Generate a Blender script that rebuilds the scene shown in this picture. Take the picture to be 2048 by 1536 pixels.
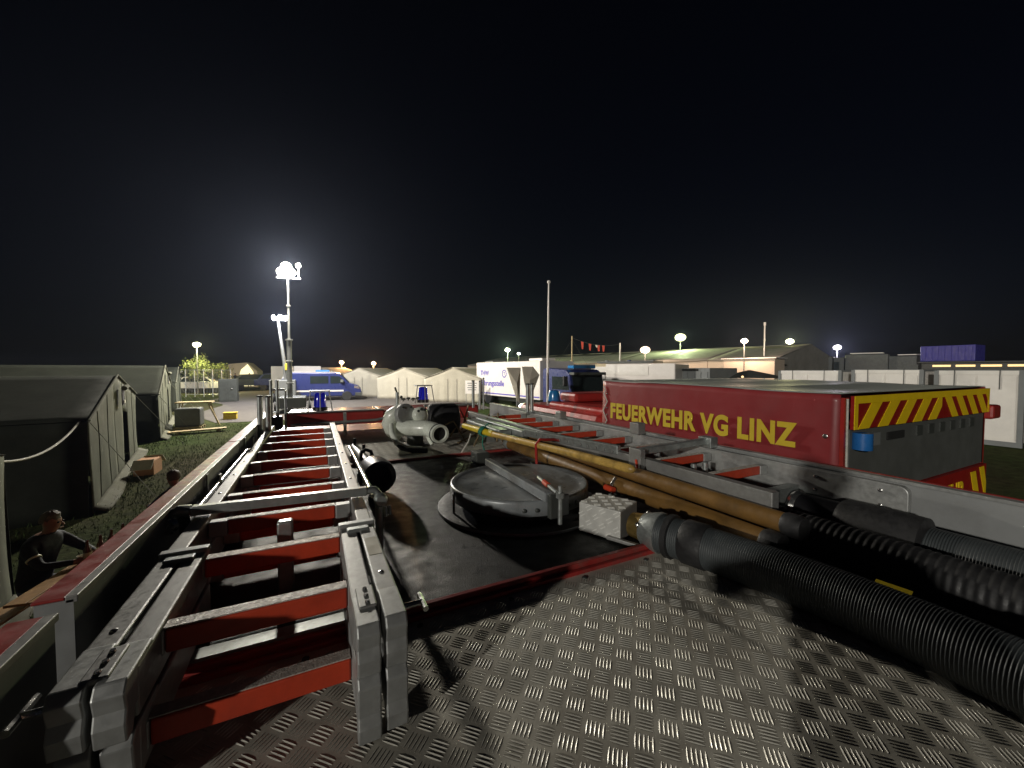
import bpy, bmesh, math, random
import numpy as np
from mathutils import Vector, Matrix

random.seed(7)
rng = np.random.default_rng(7)
scene = bpy.context.scene
for o in list(bpy.data.objects):
    bpy.data.objects.remove(o, do_unlink=True)

# ------------------------------------------------------------------ camera, sky, exposure
CZ = 3.2                      # eye height above the ground beside the fire engine
cam_d = bpy.data.cameras.new('camera')
cam = bpy.data.objects.new('camera', cam_d)
scene.collection.objects.link(cam)
cam_d.sensor_width = 36.0
cam_d.lens = 13.80
cam_d.clip_start = 0.02
cam_d.clip_end = 3000
cam.location = (0, 0, CZ)
cam.rotation_euler = (math.radians(90 - 2.04), 0, math.radians(-26.65))
scene.camera = cam

world = bpy.data.worlds.new('World')
scene.world = world
world.use_nodes = True
wn = world.node_tree
wn.nodes.clear()
w_out = wn.nodes.new('ShaderNodeOutputWorld')
w_bg = wn.nodes.new('ShaderNodeBackground')
w_sky = wn.nodes.new('ShaderNodeTexSky')
w_sky.sky_type = 'NISHITA'
w_sky.sun_disc = False
SUN_EL = 12.0                 # low light that falls across the roof from behind on the left
SUN_AZ = -118.6               # degrees from the engine's nose, clockwise
w_sky.sun_elevation = math.radians(SUN_EL)
w_sky.sun_rotation = math.radians(SUN_AZ)
w_bg.inputs['Strength'].default_value = 0.0008
w_tint = wn.nodes.new('ShaderNodeMix')
w_tint.data_type = 'RGBA'
w_tint.blend_type = 'MULTIPLY'
w_tint.inputs['Factor'].default_value = 1.0
w_tint.inputs['B'].default_value = (0.62, 0.62, 1.0, 1)
wn.links.new(w_sky.outputs[0], w_tint.inputs['A'])
wn.links.new(w_tint.outputs['Result'], w_bg.inputs['Color'])
wn.links.new(w_bg.outputs[0], w_out.inputs['Surface'])

# the one sun lamp, turned down for the night
sun_d = bpy.data.lights.new('night_sun', 'SUN')
sun_d.energy = 1.35
sun_d.angle = math.radians(1.5)
sun_d.color = (1.0, 0.95, 0.86)
sun = bpy.data.objects.new('night_sun', sun_d)
scene.collection.objects.link(sun)
sun_from = Vector((math.sin(math.radians(SUN_AZ)) * math.cos(math.radians(SUN_EL)), math.cos(math.radians(SUN_AZ)) * math.cos(math.radians(SUN_EL)), math.sin(math.radians(SUN_EL))))
sun.rotation_euler = (-sun_from).to_track_quat('-Z', 'Y').to_euler()
sun.location = tuple(sun_from * 30)

vs = scene.view_settings
vs.view_transform = 'Standard'
vs.look = 'None'
vs.exposure = 0.0
vs.gamma = 1.0
vs.use_curve_mapping = False
cy = scene.cycles
cy.use_denoising = True
cy.max_bounces = 6
cy.diffuse_bounces = 3
cy.glossy_bounces = 3
cy.transmission_bounces = 4
cy.volume_bounces = 0
cy.sample_clamp_indirect = 3.0
cy.sample_clamp_direct = 0.0
cy.caustics_reflective = False
cy.caustics_refractive = False
cy.use_light_tree = True

# ------------------------------------------------------------------ materials
def pm(name, col, rough=0.5, metal=0.0, var=0.18, scale=6.0, bump=0.0, bscale=60.0, rvar=0.12,
       coat=0.0, emit=None, es=0.0, trans=0.0, alpha=1.0, dirt=None, dirt_amt=0.0, dscale=3.0, spec=0.5):
    m = bpy.data.materials.new(name)
    m.use_nodes = True
    nt = m.node_tree
    b = nt.nodes['Principled BSDF']
    tc = nt.nodes.new('ShaderNodeTexCoord')
    n1 = nt.nodes.new('ShaderNodeTexNoise')
    n1.inputs['Scale'].default_value = scale
    n1.inputs['Detail'].default_value = 6
    n1.inputs['Roughness'].default_value = 0.65
    nt.links.new(tc.outputs['Object'], n1.inputs['Vector'])
    mr = nt.nodes.new('ShaderNodeMapRange')
    mr.inputs['From Min'].default_value = 0.3
    mr.inputs['From Max'].default_value = 0.7
    mr.inputs['To Min'].default_value = 1 - var
    mr.inputs['To Max'].default_value = 1 + var
    nt.links.new(n1.outputs['Fac'], mr.inputs['Value'])
    hs = nt.nodes.new('ShaderNodeHueSaturation')
    hs.inputs['Color'].default_value = (*col, 1)
    nt.links.new(mr.outputs['Result'], hs.inputs['Value'])
    cout = hs.outputs['Color']
    if dirt is not None:
        n3 = nt.nodes.new('ShaderNodeTexNoise')
        n3.inputs['Scale'].default_value = dscale
        n3.inputs['Detail'].default_value = 8
        n3.inputs['Roughness'].default_value = 0.7
        nt.links.new(tc.outputs['Object'], n3.inputs['Vector'])
        r3 = nt.nodes.new('ShaderNodeMapRange')
        r3.inputs['From Min'].default_value = 0.45
        r3.inputs['From Max'].default_value = 0.7
        r3.inputs['To Max'].default_value = dirt_amt
        nt.links.new(n3.outputs['Fac'], r3.inputs['Value'])
        mx = nt.nodes.new('ShaderNodeMix')
        mx.data_type = 'RGBA'
        nt.links.new(r3.outputs['Result'], mx.inputs['Factor'])
        nt.links.new(cout, mx.inputs['A'])
        mx.inputs['B'].default_value = (*dirt, 1)
        cout = mx.outputs['Result']
    nt.links.new(cout, b.inputs['Base Color'])
    n2 = nt.nodes.new('ShaderNodeTexNoise')
    n2.inputs['Scale'].default_value = scale * 3.1
    n2.inputs['Detail'].default_value = 5
    nt.links.new(tc.outputs['Object'], n2.inputs['Vector'])
    m2 = nt.nodes.new('ShaderNodeMapRange')
    m2.inputs['From Min'].default_value = 0.3
    m2.inputs['From Max'].default_value = 0.7
    m2.inputs['To Min'].default_value = max(0.03, rough - rvar)
    m2.inputs['To Max'].default_value = min(1, rough + rvar)
    nt.links.new(n2.outputs['Fac'], m2.inputs['Value'])
    nt.links.new(m2.outputs['Result'], b.inputs['Roughness'])
    b.inputs['Metallic'].default_value = metal
    b.inputs['Specular IOR Level'].default_value = spec
    if coat:
        b.inputs['Coat Weight'].default_value = coat
        b.inputs['Coat Roughness'].default_value = 0.12
    if bump > 0:
        nb = nt.nodes.new('ShaderNodeTexNoise')
        nb.inputs['Scale'].default_value = bscale
        nb.inputs['Detail'].default_value = 4
        nt.links.new(tc.outputs['Object'], nb.inputs['Vector'])
        bp = nt.nodes.new('ShaderNodeBump')
        bp.inputs['Strength'].default_value = bump
        bp.inputs['Distance'].default_value = 0.01
        nt.links.new(nb.outputs['Fac'], bp.inputs['Height'])
        nt.links.new(bp.outputs['Normal'], b.inputs['Normal'])
    if emit is not None:
        b.inputs['Emission Color'].default_value = (*emit, 1)
        b.inputs['Emission Strength'].default_value = es
        m.cycles.emission_sampling = 'NONE'
    if trans:
        b.inputs['Transmission Weight'].default_value = trans
    if alpha < 1:
        b.inputs['Alpha'].default_value = alpha
    return m

M = {}
M['alu'] = pm('brushed_aluminium', (0.33, 0.33, 0.32), 0.48, 0.5, 0.10, 30, 0.015, 300, 0.12, dirt=(0.22, 0.21, 0.19), dirt_amt=0.35, dscale=16)
M['alu_dull'] = pm('dull_aluminium', (0.42, 0.43, 0.42), 0.48, 0.5, 0.12, 20, 0.02, 250, 0.12, dirt=(0.18, 0.18, 0.17), dirt_amt=0.4, dscale=13)
M['galv'] = pm('galvanised_steel', (0.42, 0.45, 0.44), 0.42, 0.7, 0.2, 25, 0.03, 120, 0.12, dirt=(0.15, 0.14, 0.12), dirt_amt=0.3, dscale=12)
M['plate'] = pm('chequer_plate', (0.58, 0.555, 0.475), 0.50, 0.2, 0.3, 5, 0.03, 160, 0.12, dirt=(0.26, 0.225, 0.18), dirt_amt=0.75, dscale=4)
M['plate_bar'] = pm('chequer_bar', (0.70, 0.68, 0.60), 0.42, 0.35, 0.2, 9, 0.0, 90, 0.1, dirt=(0.20, 0.18, 0.15), dirt_amt=0.6, dscale=6)
M['box_plate'] = pm('bright_chequer', (0.66, 0.66, 0.62), 0.42, 0.3, 0.12, 12, 0.03, 120, 0.1)
M['box_bar'] = pm('bright_chequer_bar', (0.85, 0.85, 0.80), 0.35, 0.2, 0.1, 12)
M['deck'] = pm('tank_deck_coating', (0.022, 0.0222, 0.0205), 0.48, 0.0, 0.3, 5, 0.35, 420, 0.18, dirt=(0.036, 0.036, 0.031), dirt_amt=0.6, dscale=2.5, spec=0.35)
M['red'] = pm('fire_red_paint', (0.42, 0.030, 0.025), 0.38, 0.0, 0.12, 4, 0.02, 60, 0.1, coat=0.3, dirt=(0.12, 0.04, 0.03), dirt_amt=0.5, dscale=5)
M['red_dirty'] = pm('worn_red_paint', (0.36, 0.032, 0.028), 0.45, 0.0, 0.2, 9, 0.05, 80, 0.15, dirt=(0.16, 0.11, 0.09), dirt_amt=0.6, dscale=11)
M['rung_red'] = pm('rung_red', (0.62, 0.065, 0.025), 0.42, 0.0, 0.1, 12, 0.02, 80, 0.1, dirt=(0.22, 0.03, 0.02), dirt_amt=0.4, dscale=8)
M['tread'] = pm('gritty_tread', (0.50, 0.47, 0.42), 0.6, 0.3, 0.3, 60, 0.3, 300, 0.2)
M['grey_wall'] = pm('grey_wall_paint', (0.30, 0.31, 0.31), 0.5, 0.1, 0.1, 3, 0.03, 50, 0.1, dirt=(0.17, 0.17, 0.16), dirt_amt=0.5, dscale=4)
M['rubber'] = pm('black_rubber', (0.018, 0.018, 0.019), 0.6, 0, 0.3, 15, 0.1, 90, 0.15)
M['black_plastic'] = pm('black_plastic', (0.013, 0.013, 0.015), 0.4, 0, 0.2, 10, 0.05, 60, 0.1)
M['hatch'] = pm('grey_hatch_paint', (0.27, 0.29, 0.30), 0.36, 0.15, 0.3, 4, 0.05, 40, 0.14, dirt=(0.10, 0.085, 0.07), dirt_amt=0.7, dscale=5)
M['monitor'] = pm('white_green_enamel', (0.74, 0.78, 0.69), 0.32, 0.0, 0.08, 10, 0.04, 60, 0.1, coat=0.2, dirt=(0.3, 0.3, 0.25), dirt_amt=0.4, dscale=14)
M['pipe'] = pm('ochre_suction_pipe', (0.20, 0.108, 0.030), 0.42, 0, 0.2, 9, 0.05, 60, 0.12, dirt=(0.085, 0.05, 0.02), dirt_amt=0.6, dscale=8)
M['yellow'] = pm('yellow_shaft', (0.62, 0.40, 0.10), 0.4, 0, 0.15, 14, 0.03, 70, 0.1, dirt=(0.15, 0.09, 0.03), dirt_amt=0.7, dscale=12)
M['yellow_paint'] = pm('bright_yellow', (0.70, 0.52, 0.03), 0.45, 0, 0.15, 14, 0.03, 70, 0.1)
M['green_rope'] = pm('green_cord', (0.02, 0.20, 0.14), 0.8, 0, 0.3, 40, 0.2, 200)
M['hose'] = pm('ribbed_hose_plastic', (0.052, 0.060, 0.063), 0.55, 0.0, 0.15, 12, 0.03, 80, 0.1)
M['brass'] = pm('brass_coupling', (0.55, 0.38, 0.13), 0.35, 0.85, 0.2, 14, 0.03, 80, 0.12)
M['steel'] = pm('polished_steel', (0.62, 0.62, 0.60), 0.22, 0.95, 0.12, 16, 0.0, 60, 0.1)
M['blue_glass'] = pm('blue_beacon_lens', (0.010, 0.012, 0.35), 0.15, 0, 0.2, 6, 0, 60, 0.05, coat=0.5, emit=(0.02, 0.03, 1.0), es=0.10)
M['canvas_gable_lit'] = pm('olive_gable_canvas_lit', (0.125, 0.130, 0.095), 0.85, 0, 0.2, 1.6, 0.35, 3.5, 0.1, dirt=(0.085, 0.09, 0.064), dirt_amt=0.5, dscale=1.1, spec=0.08)  # same olive canvas, lightened to stand in for lamp light on the gables
M['canvas'] = pm('olive_canvas_shaded', (0.030, 0.033, 0.025), 0.85, 0, 0.25, 1.6, 0.5, 3.5, 0.1, dirt=(0.022, 0.024, 0.018), dirt_amt=0.5, dscale=1.1, spec=0.08)  # same olive canvas, darkened to stand in for unlit roofs and walls
M['canvas_light'] = pm('bleached_canvas', (0.15, 0.15, 0.115), 0.85, 0, 0.2, 2, 0.2, 9, 0.1, spec=0.08)
M['canvas_white'] = pm('white_tent_canvas', (0.45, 0.42, 0.34), 0.8, 0, 0.10, 0.9, 0.15, 5, 0.1, dirt=(0.33, 0.30, 0.24), dirt_amt=0.4, dscale=0.7, spec=0.08)
M['canvas_grey'] = pm('grey_tent_roof', (0.25, 0.24, 0.21), 0.7, 0, 0.15, 0.8, 0.1, 4, 0.1, spec=0.08)
M['mast_grey'] = pm('weathered_mast_steel', (0.16, 0.165, 0.16), 0.55, 0.3, 0.2, 5, 0.02, 40, 0.1)
M['rope'] = pm('pale_rope', (0.55, 0.54, 0.48), 0.8, 0, 0.2, 40)
M['dark_gap'] = pm('dark_interior', (0.012, 0.012, 0.011), 0.9, 0)
M['red_tarp'] = pm('red_tarpaulin', (0.25, 0.024, 0.028), 0.48, 0, 0.08, 2.5, 0.35, 3.2, 0.08, coat=0.15, dirt=(0.17, 0.035, 0.035), dirt_amt=0.35, dscale=2)
M['letter_yellow'] = pm('yellow_film', (0.62, 0.46, 0.03), 0.5, 0, 0.06, 10)
M['refl_yellow'] = pm('reflective_yellow', (0.95, 0.66, 0.01), 0.5, 0, 0.08, 8)
M['refl_red'] = pm('reflective_red', (0.30, 0.010, 0.008), 0.5, 0, 0.1, 8)
M['tarp_roof'] = pm('grey_tarp_roof', (0.34, 0.37, 0.35), 0.6, 0, 0.15, 2, 0.4, 2.5, 0.1, dirt=(0.3, 0.31, 0.29), dirt_amt=0.4, dscale=2)
M['rear_grey'] = pm('plain_rear_panel', (0.10, 0.105, 0.098), 0.6, 0, 0.15, 3, 0.03, 30)
M['dark_grey'] = pm('dark_grey_panel', (0.055, 0.06, 0.055), 0.55, 0, 0.2, 4, 0.05, 40)
M['roller'] = pm('grey_roller_door', (0.10, 0.105, 0.10), 0.5, 0.2, 0.15, 5)
M['blue_box'] = pm('blue_plastic', (0.02, 0.14, 0.42), 0.35, 0, 0.1, 8)
M['beacon_cyan'] = pm('blue_beacon_pale', (0.02, 0.17, 0.42), 0.2, 0, 0.1, 8, coat=0.5)
M['van_blue'] = pm('ultramarine_paint', (0.024, 0.034, 0.14), 0.35, 0, 0.06, 3, coat=0.5)
M['glass'] = pm('dark_window_glass', (0.02, 0.028, 0.028), 0.08, 0, 0.1, 4, coat=0.6)
M['white_paint'] = pm('white_vehicle_paint', (0.72, 0.68, 0.64), 0.4, 0, 0.05, 3, coat=0.2)
M['tyre'] = pm('tyre_rubber', (0.02, 0.02, 0.02), 0.75, 0, 0.2, 20)
M['chrome'] = pm('headlamp_chrome', (0.7, 0.72, 0.72), 0.15, 0.8, 0.1, 9)
M['blue_print'] = pm('blue_print', (0.10, 0.08, 0.42), 0.5, 0, 0.05, 5)
M['container_white'] = pm('white_container_paint', (0.74, 0.71, 0.66), 0.5, 0, 0.08, 1.5, 0.05, 6, dirt=(0.55, 0.52, 0.47), dirt_amt=0.5, dscale=1)
M['container_grey'] = pm('grey_container_paint', (0.17, 0.18, 0.18), 0.55, 0, 0.1, 2)
M['container_blue'] = pm('blue_container_paint', (0.04, 0.035, 0.26), 0.5, 0, 0.1, 1.2)
M['wood'] = pm('bench_wood', (0.42, 0.24, 0.09), 0.5, 0, 0.25, 12, 0.1, 40, 0.1, coat=0.15)
M['plank'] = pm('pale_timber', (0.42, 0.33, 0.18), 0.65, 0, 0.25, 10, 0.1, 40)
M['cardboard'] = pm('cardboard', (0.50, 0.26, 0.12), 0.75, 0, 0.12, 7)
M['paper'] = pm('pale_paper', (0.66, 0.62, 0.5), 0.7, 0, 0.1, 7)
M['bottle'] = pm('brown_bottle_glass', (0.10, 0.040, 0.008), 0.08, 0, 0.1, 6, coat=0.8)
M['skin'] = pm('skin', (0.36, 0.20, 0.14), 0.5, 0, 0.1, 20)
M['hair'] = pm('short_hair', (0.14, 0.11, 0.085), 0.6, 0, 0.3, 90, 0.5, 200)
M['navy'] = pm('navy_cloth', (0.012, 0.014, 0.024), 0.8, 0, 0.25, 9, 0.3, 25)
M['jeans'] = pm('blue_cloth', (0.06, 0.09, 0.22), 0.8, 0, 0.25, 12, 0.2, 40)
M['reflective'] = pm('reflective_tape', (0.75, 0.75, 0.6), 0.4, 0.2, 0.1, 8)
M['orange_red'] = pm('red_orange_cloth', (0.5, 0.06, 0.03), 0.7, 0, 0.1, 8)
M['bark'] = pm('bark', (0.10, 0.075, 0.05), 0.85, 0, 0.3, 12, 0.5, 30)
M['leaf'] = pm('leaf', (0.10, 0.12, 0.035), 0.6, 0, 0.4, 2.0)
M['concrete'] = pm('concrete_yard', (0.125, 0.115, 0.108), 0.8, 0, 0.2, 0.5, 0.1, 20, 0.1, dirt=(0.065, 0.06, 0.055), dirt_amt=0.7, dscale=0.25, spec=0.08)
M['grass_blade'] = pm('grass_blade', (0.038, 0.062, 0.014), 0.7, 0, 0.5, 1.5, spec=0.08)
M['lamp_white'] = pm('lamp_white', (0.9, 0.9, 0.85), 0.5, emit=(1.0, 0.93, 0.78), es=60)
M['lamp_cool'] = pm('lamp_cool', (0.9, 0.9, 0.9), 0.5, emit=(0.90, 0.88, 1.0), es=4)
M['lamp_green'] = pm('lamp_greenish', (0.9, 0.9, 0.9), 0.5, emit=(0.95, 1.0, 0.50), es=1.7)
M['lamp_orange'] = pm('lamp_orange', (0.9, 0.9, 0.9), 0.5, emit=(1.0, 0.60, 0.25), es=1.9)
M['lamp_peach'] = pm('lamp_peach', (0.9, 0.9, 0.9), 0.5, emit=(1.0, 0.72, 0.50), es=1.7)
M['lit_yellow'] = pm('lit_entrance', (0.8, 0.75, 0.5), 0.6, emit=(1.0, 0.93, 0.55), es=1.1)
M['lit_strip'] = pm('lit_window_strip', (0.8, 0.6, 0.3), 0.6, emit=(1.0, 0.66, 0.28), es=1.3)

def ground_mat():
    m = bpy.data.materials.new('trodden_grass')
    m.use_nodes = True
    nt = m.node_tree
    b = nt.nodes['Principled BSDF']
    tc = nt.nodes.new('ShaderNodeTexCoord')
    n1 = nt.nodes.new('ShaderNodeTexNoise'); n1.inputs['Scale'].default_value = 0.16; n1.inputs['Detail'].default_value = 8; n1.inputs['Roughness'].default_value = 0.65
    n2 = nt.nodes.new('ShaderNodeTexNoise'); n2.inputs['Scale'].default_value = 5.0; n2.inputs['Detail'].default_value = 8
    for n in (n1, n2):
        nt.links.new(tc.outputs['Object'], n.inputs['Vector'])
    r = nt.nodes.new('ShaderNodeValToRGB')
    r.color_ramp.elements[0].position = 0.38; r.color_ramp.elements[0].color = (0.050, 0.046, 0.022, 1)
    r.color_ramp.elements[1].position = 0.58; r.color_ramp.elements[1].color = (0.034, 0.052, 0.013, 1)
    nt.links.new(n1.outputs['Fac'], r.inputs['Fac'])
    h = nt.nodes.new('ShaderNodeHueSaturation')
    mr = nt.nodes.new('ShaderNodeMapRange'); mr.inputs['From Min'].default_value = 0.3; mr.inputs['From Max'].default_value = 0.7; mr.inputs['To Min'].default_value = 0.6; mr.inputs['To Max'].default_value = 1.35
    nt.links.new(n2.outputs['Fac'], mr.inputs['Value']); nt.links.new(mr.outputs['Result'], h.inputs['Value'])
    nt.links.new(r.outputs['Color'], h.inputs['Color']); nt.links.new(h.outputs['Color'], b.inputs['Base Color'])
    b.inputs['Roughness'].default_value = 0.95
    b.inputs['Specular IOR Level'].default_value = 0.05
    bp = nt.nodes.new('ShaderNodeBump'); bp.inputs['Strength'].default_value = 0.6; bp.inputs['Distance'].default_value = 0.05
    n3 = nt.nodes.new('ShaderNodeTexNoise'); n3.inputs['Scale'].default_value = 14; n3.inputs['Detail'].default_value = 5
    nt.links.new(tc.outputs['Object'], n3.inputs['Vector']); nt.links.new(n3.outputs['Fac'], bp.inputs['Height']); nt.links.new(bp.outputs['Normal'], b.inputs['Normal'])
    return m
M['ground'] = ground_mat()

# ------------------------------------------------------------------ mesh helpers
# positions below are metres: x to the fire engine's right, y along it to its front, z measured from eye height (CZ above the ground)
col = scene.collection
WLOC = {}

class MB:
    def __init__(s):
        s.v = []; s.f = []
    def add(s, verts, faces):
        o = len(s.v)
        s.v += [tuple(p) for p in verts]
        s.f += [tuple(i + o for i in f) for f in faces]
        return s
    def box(s, x0, x1, y0, y1, z0, z1):
        v = [(x, y, z) for x in (x0, x1) for y in (y0, y1) for z in (z0, z1)]
        return s.add(v, [(0, 1, 3, 2), (4, 6, 7, 5), (0, 4, 5, 1), (2, 3, 7, 6), (0, 2, 6, 4), (1, 5, 7, 3)])
    def obox(s, c, ax, ay, az, sx, sy, sz):
        c = Vector(c); ax, ay, az = Vector(ax).normalized(), Vector(ay).normalized(), Vector(az).normalized()
        v = [c + ax * i * sx / 2 + ay * j * sy / 2 + az * k * sz / 2 for i in (-1, 1) for j in (-1, 1) for k in (-1, 1)]
        return s.add(v, [(0, 1, 3, 2), (4, 6, 7, 5), (0, 4, 5, 1), (2, 3, 7, 6), (0, 2, 6, 4), (1, 5, 7, 3)])
    def bar(s, a, b, w, h, up=(0, 0, 1)):
        a, b = Vector(a), Vector(b); d = (b - a); L = d.length; d.normalize()
        u = Vector(up); side = d.cross(u)
        if side.length < 1e-4:
            side = d.cross(Vector((0, 1, 0)))
        side.normalize(); u = side.cross(d).normalized()
        return s.obox((a + b) / 2, d, side, u, L, w, h)
    def tube(s, pts, r, n=12, caps=True):
        pts = [Vector(p) for p in pts]
        rr = r if isinstance(r, (list, tuple)) else [r] * len(pts)
        o = len(s.v); prev = None
        for i, p in enumerate(pts):
            d = (pts[min(i + 1, len(pts) - 1)] - pts[max(i - 1, 0)])
            if d.length < 1e-9:
                d = Vector((0, 0, 1))
            d.normalize()
            if prev is None:
                ref = Vector((0, 0, 1)) if abs(d.z) < 0.9 else Vector((1, 0, 0))
                a = d.cross(ref).normalized()
            else:
                a = prev - d * prev.dot(d)
                a = a.normalized() if a.length > 1e-6 else d.orthogonal().normalized()
            prev = a; b = d.cross(a)
            for k in range(n):
                t = 2 * math.pi * k / n
                s.v.append(tuple(p + (a * math.cos(t) + b * math.sin(t)) * rr[i]))
        for i in range(len(pts) - 1):
            for k in range(n):
                k2 = (k + 1) % n
                s.f.append((o + i * n + k, o + i * n + k2, o + (i + 1) * n + k2, o + (i + 1) * n + k))
        if caps:
            s.f.append(tuple(o + k for k in reversed(range(n))))
            s.f.append(tuple(o + (len(pts) - 1) * n + k for k in range(n)))
        return s
    def lathe(s, prof, c=(0, 0, 0), axis=(0, 0, 1), n=32, caps=True):
        ax = Vector(axis).normalized()
        p0 = Vector(c)
        # exact lathe: rings placed by hand so that zero-length steps stay valid
        a = ax.orthogonal().normalized(); b = ax.cross(a)
        o = len(s.v)
        for h, r in prof:
            for k in range(n):
                t = 2 * math.pi * k / n
                s.v.append(tuple(p0 + ax * h + (a * math.cos(t) + b * math.sin(t)) * max(r, 1e-4)))
        for i in range(len(prof) - 1):
            for k in range(n):
                k2 = (k + 1) % n
                s.f.append((o + i * n + k, o + i * n + k2, o + (i + 1) * n + k2, o + (i + 1) * n + k))
        if caps:
            s.f.append(tuple(o + k for k in reversed(range(n))))
            s.f.append(tuple(o + (len(prof) - 1) * n + k for k in range(n)))
        return s
    def prism(s, poly, d):
        poly = [Vector(p) for p in poly]; d = Vector(d); n = len(poly)
        v = poly + [p + d for p in poly]
        return s.add(v, [tuple(reversed(range(n))), tuple(range(n, 2 * n))] + [(i, (i + 1) % n, (i + 1) % n + n, i + n) for i in range(n)])
    def sphere(s, c, r, n=12, m=8, sc=(1, 1, 1)):
        c = Vector(c); o = len(s.v)
        s.v.append(tuple(c + Vector((0, 0, -r * sc[2]))))
        for i in range(1, m):
            ph = -math.pi / 2 + math.pi * i / m
            for k in range(n):
                t = 2 * math.pi * k / n
                s.v.append(tuple(c + Vector((r * sc[0] * math.cos(ph) * math.cos(t), r * sc[1] * math.cos(ph) * math.sin(t), r * sc[2] * math.sin(ph)))))
        s.v.append(tuple(c + Vector((0, 0, r * sc[2]))))
        top = len(s.v) - 1
        for k in range(n):
            k2 = (k + 1) % n
            s.f.append((o, o + 1 + k2, o + 1 + k))
            for i in range(m - 2):
                s.f.append((o + 1 + i * n + k, o + 1 + i * n + k2, o + 1 + (i + 1) * n + k2, o + 1 + (i + 1) * n + k))
            s.f.append((o + 1 + (m - 2) * n + k, o + 1 + (m - 2) * n + k2, top))
        return s
    def grid(s, fn, nu, nv):
        o = len(s.v)
        for i in range(nu + 1):
            for j in range(nv + 1):
                s.v.append(tuple(fn(i / nu, j / nv)))
        for i in range(nu):
            for j in range(nv):
                a = o + i * (nv + 1) + j
                s.f.append((a, a + nv + 1, a + nv + 2, a + 1))
        return s
    def build(s, name, mat, parent=None, smooth=False, bevel=0.0, solid=0.0, kind=None, angle=40):
        me = bpy.data.meshes.new(name)
        off = Vector(WLOC[parent.name]) if parent is not None else Vector((0, 0, 0))
        me.from_pydata([(p[0] - off.x, p[1] - off.y, p[2] + CZ - off.z) for p in s.v], [], s.f)
        me.update()
        ob = bpy.data.objects.new(name, me)
        col.objects.link(ob)
        me.materials.append(M[mat] if isinstance(mat, str) else mat)
        bm = bmesh.new(); bm.from_mesh(me)
        bmesh.ops.recalc_face_normals(bm, faces=bm.faces)
        bm.to_mesh(me); bm.free()
        if smooth:
            me.polygons.foreach_set('use_smooth', [True] * len(me.polygons))
            me.set_sharp_from_angle(angle=math.radians(angle))
        if solid:
            md = ob.modifiers.new('thickness', 'SOLIDIFY'); md.thickness = solid; md.offset = 0
        if bevel:
            md = ob.modifiers.new('bevel', 'BEVEL'); md.width = bevel; md.segments = 2; md.limit_method = 'ANGLE'
        if parent is not None:
            ob.parent = parent
        WLOC[ob.name] = off
        if kind:
            ob['kind'] = kind
        return ob

def tag(o, label, cat, group=None):
    o['label'] = label; o['category'] = cat
    if group:
        o['group'] = group
    return o

def thing(name, loc, label, cat, group=None):
    e = bpy.data.objects.new(name, None)
    col.objects.link(e)
    e.empty_display_size = 0.2
    e.location = (loc[0], loc[1], loc[2] + CZ)
    WLOC[e.name] = Vector(e.location)
    return tag(e, label, cat, group)

def text_part(s, size, origin, ux, uy, mat, parent, name='lettering', extrude=0.002, thick=0.0, width=1.0, spacing=1.0, align='LEFT', letters=False):
    """flat lettering as a mesh; ux / uy are the reading and up directions"""
    cu = bpy.data.curves.new('tmp', 'FONT')
    cu.body = s; cu.size = size; cu.extrude = extrude; cu.offset = thick; cu.space_character = spacing; cu.align_x = align
    ob = bpy.data.objects.new('tmp', cu); col.objects.link(ob)
    dg = bpy.context.evaluated_depsgraph_get()
    me = bpy.data.meshes.new_from_object(ob.evaluated_get(dg))
    bpy.data.objects.remove(ob, do_unlink=True)
    ux = Vector(ux).normalized(); uy = Vector(uy).normalized(); uz = ux.cross(uy)
    o = Vector(origin)
    pts = [o + ux * (v.co.x * width) + uy * v.co.y + uz * v.co.z for v in me.vertices]
    faces = [tuple(p.vertices) for p in me.polygons]
    bpy.data.meshes.remove(me)
    if not letters:
        mb = MB(); mb.add(pts, faces)
        return mb.build(name, mat, parent)
    # one mesh per letter: group faces into islands
    par = list(range(len(pts)))
    def find(a):
        while par[a] != a:
            par[a] = par[par[a]]; a = par[a]
        return a
    for f in faces:
        for k in f[1:]:
            par[find(k)] = find(f[0])
    isl = {}
    for f in faces:
        isl.setdefault(find(f[0]), []).append(f)
    for root, fs in isl.items():
        idx = sorted({i for f in fs for i in f}); mp = {i: k for k, i in enumerate(idx)}
        mb = MB(); mb.add([pts[i] for i in idx], [tuple(mp[i] for i in f) for f in fs])
        mb.build(name, mat, parent)

def gz(x, y):
    return -CZ + 0.0375 * min(math.hypot(x, y), 28.0)

# ------------------------------------------------------------------ ground
mb = MB()
NA = 160
radii = [0.0, 1.5, 3, 5, 7, 9, 11, 13, 15, 18, 21, 24, 28, 34, 45, 60, 90, 140, 220, 400]
mb.v.append((0, 0, -CZ))
for r in radii[1:]:
    for k in range(NA):
        t = 2 * math.pi * k / NA
        mb.v.append((r * math.cos(t), r * math.sin(t), -CZ + 0.0375 * min(r, 28)))
for k in range(NA):
    mb.f.append((0, 1 + k, 1 + (k + 1) % NA))
for i in range(len(radii) - 2):
    for k in range(NA):
        a = 1 + i * NA
        mb.f.append((a + k, a + NA + k, a + NA + (k + 1) % NA, a + (k + 1) % NA))
g = mb.build('ground', 'ground', smooth=True); g['kind'] = 'structure'

mb = MB()
def road_fn(u, v):
    y = 21.5 + 26 * v
    xl = -4.3 - 0.16 * (y - 21.5) + 0.5 * math.sin(y * 0.7)
    x = xl + (9.5 - xl) * u
    return (x, y, gz(x, y) + 0.02)
mb.grid(road_fn, 40, 70)
r_ = mb.build('road', 'concrete', smooth=True); r_['kind'] = 'structure'

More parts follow.
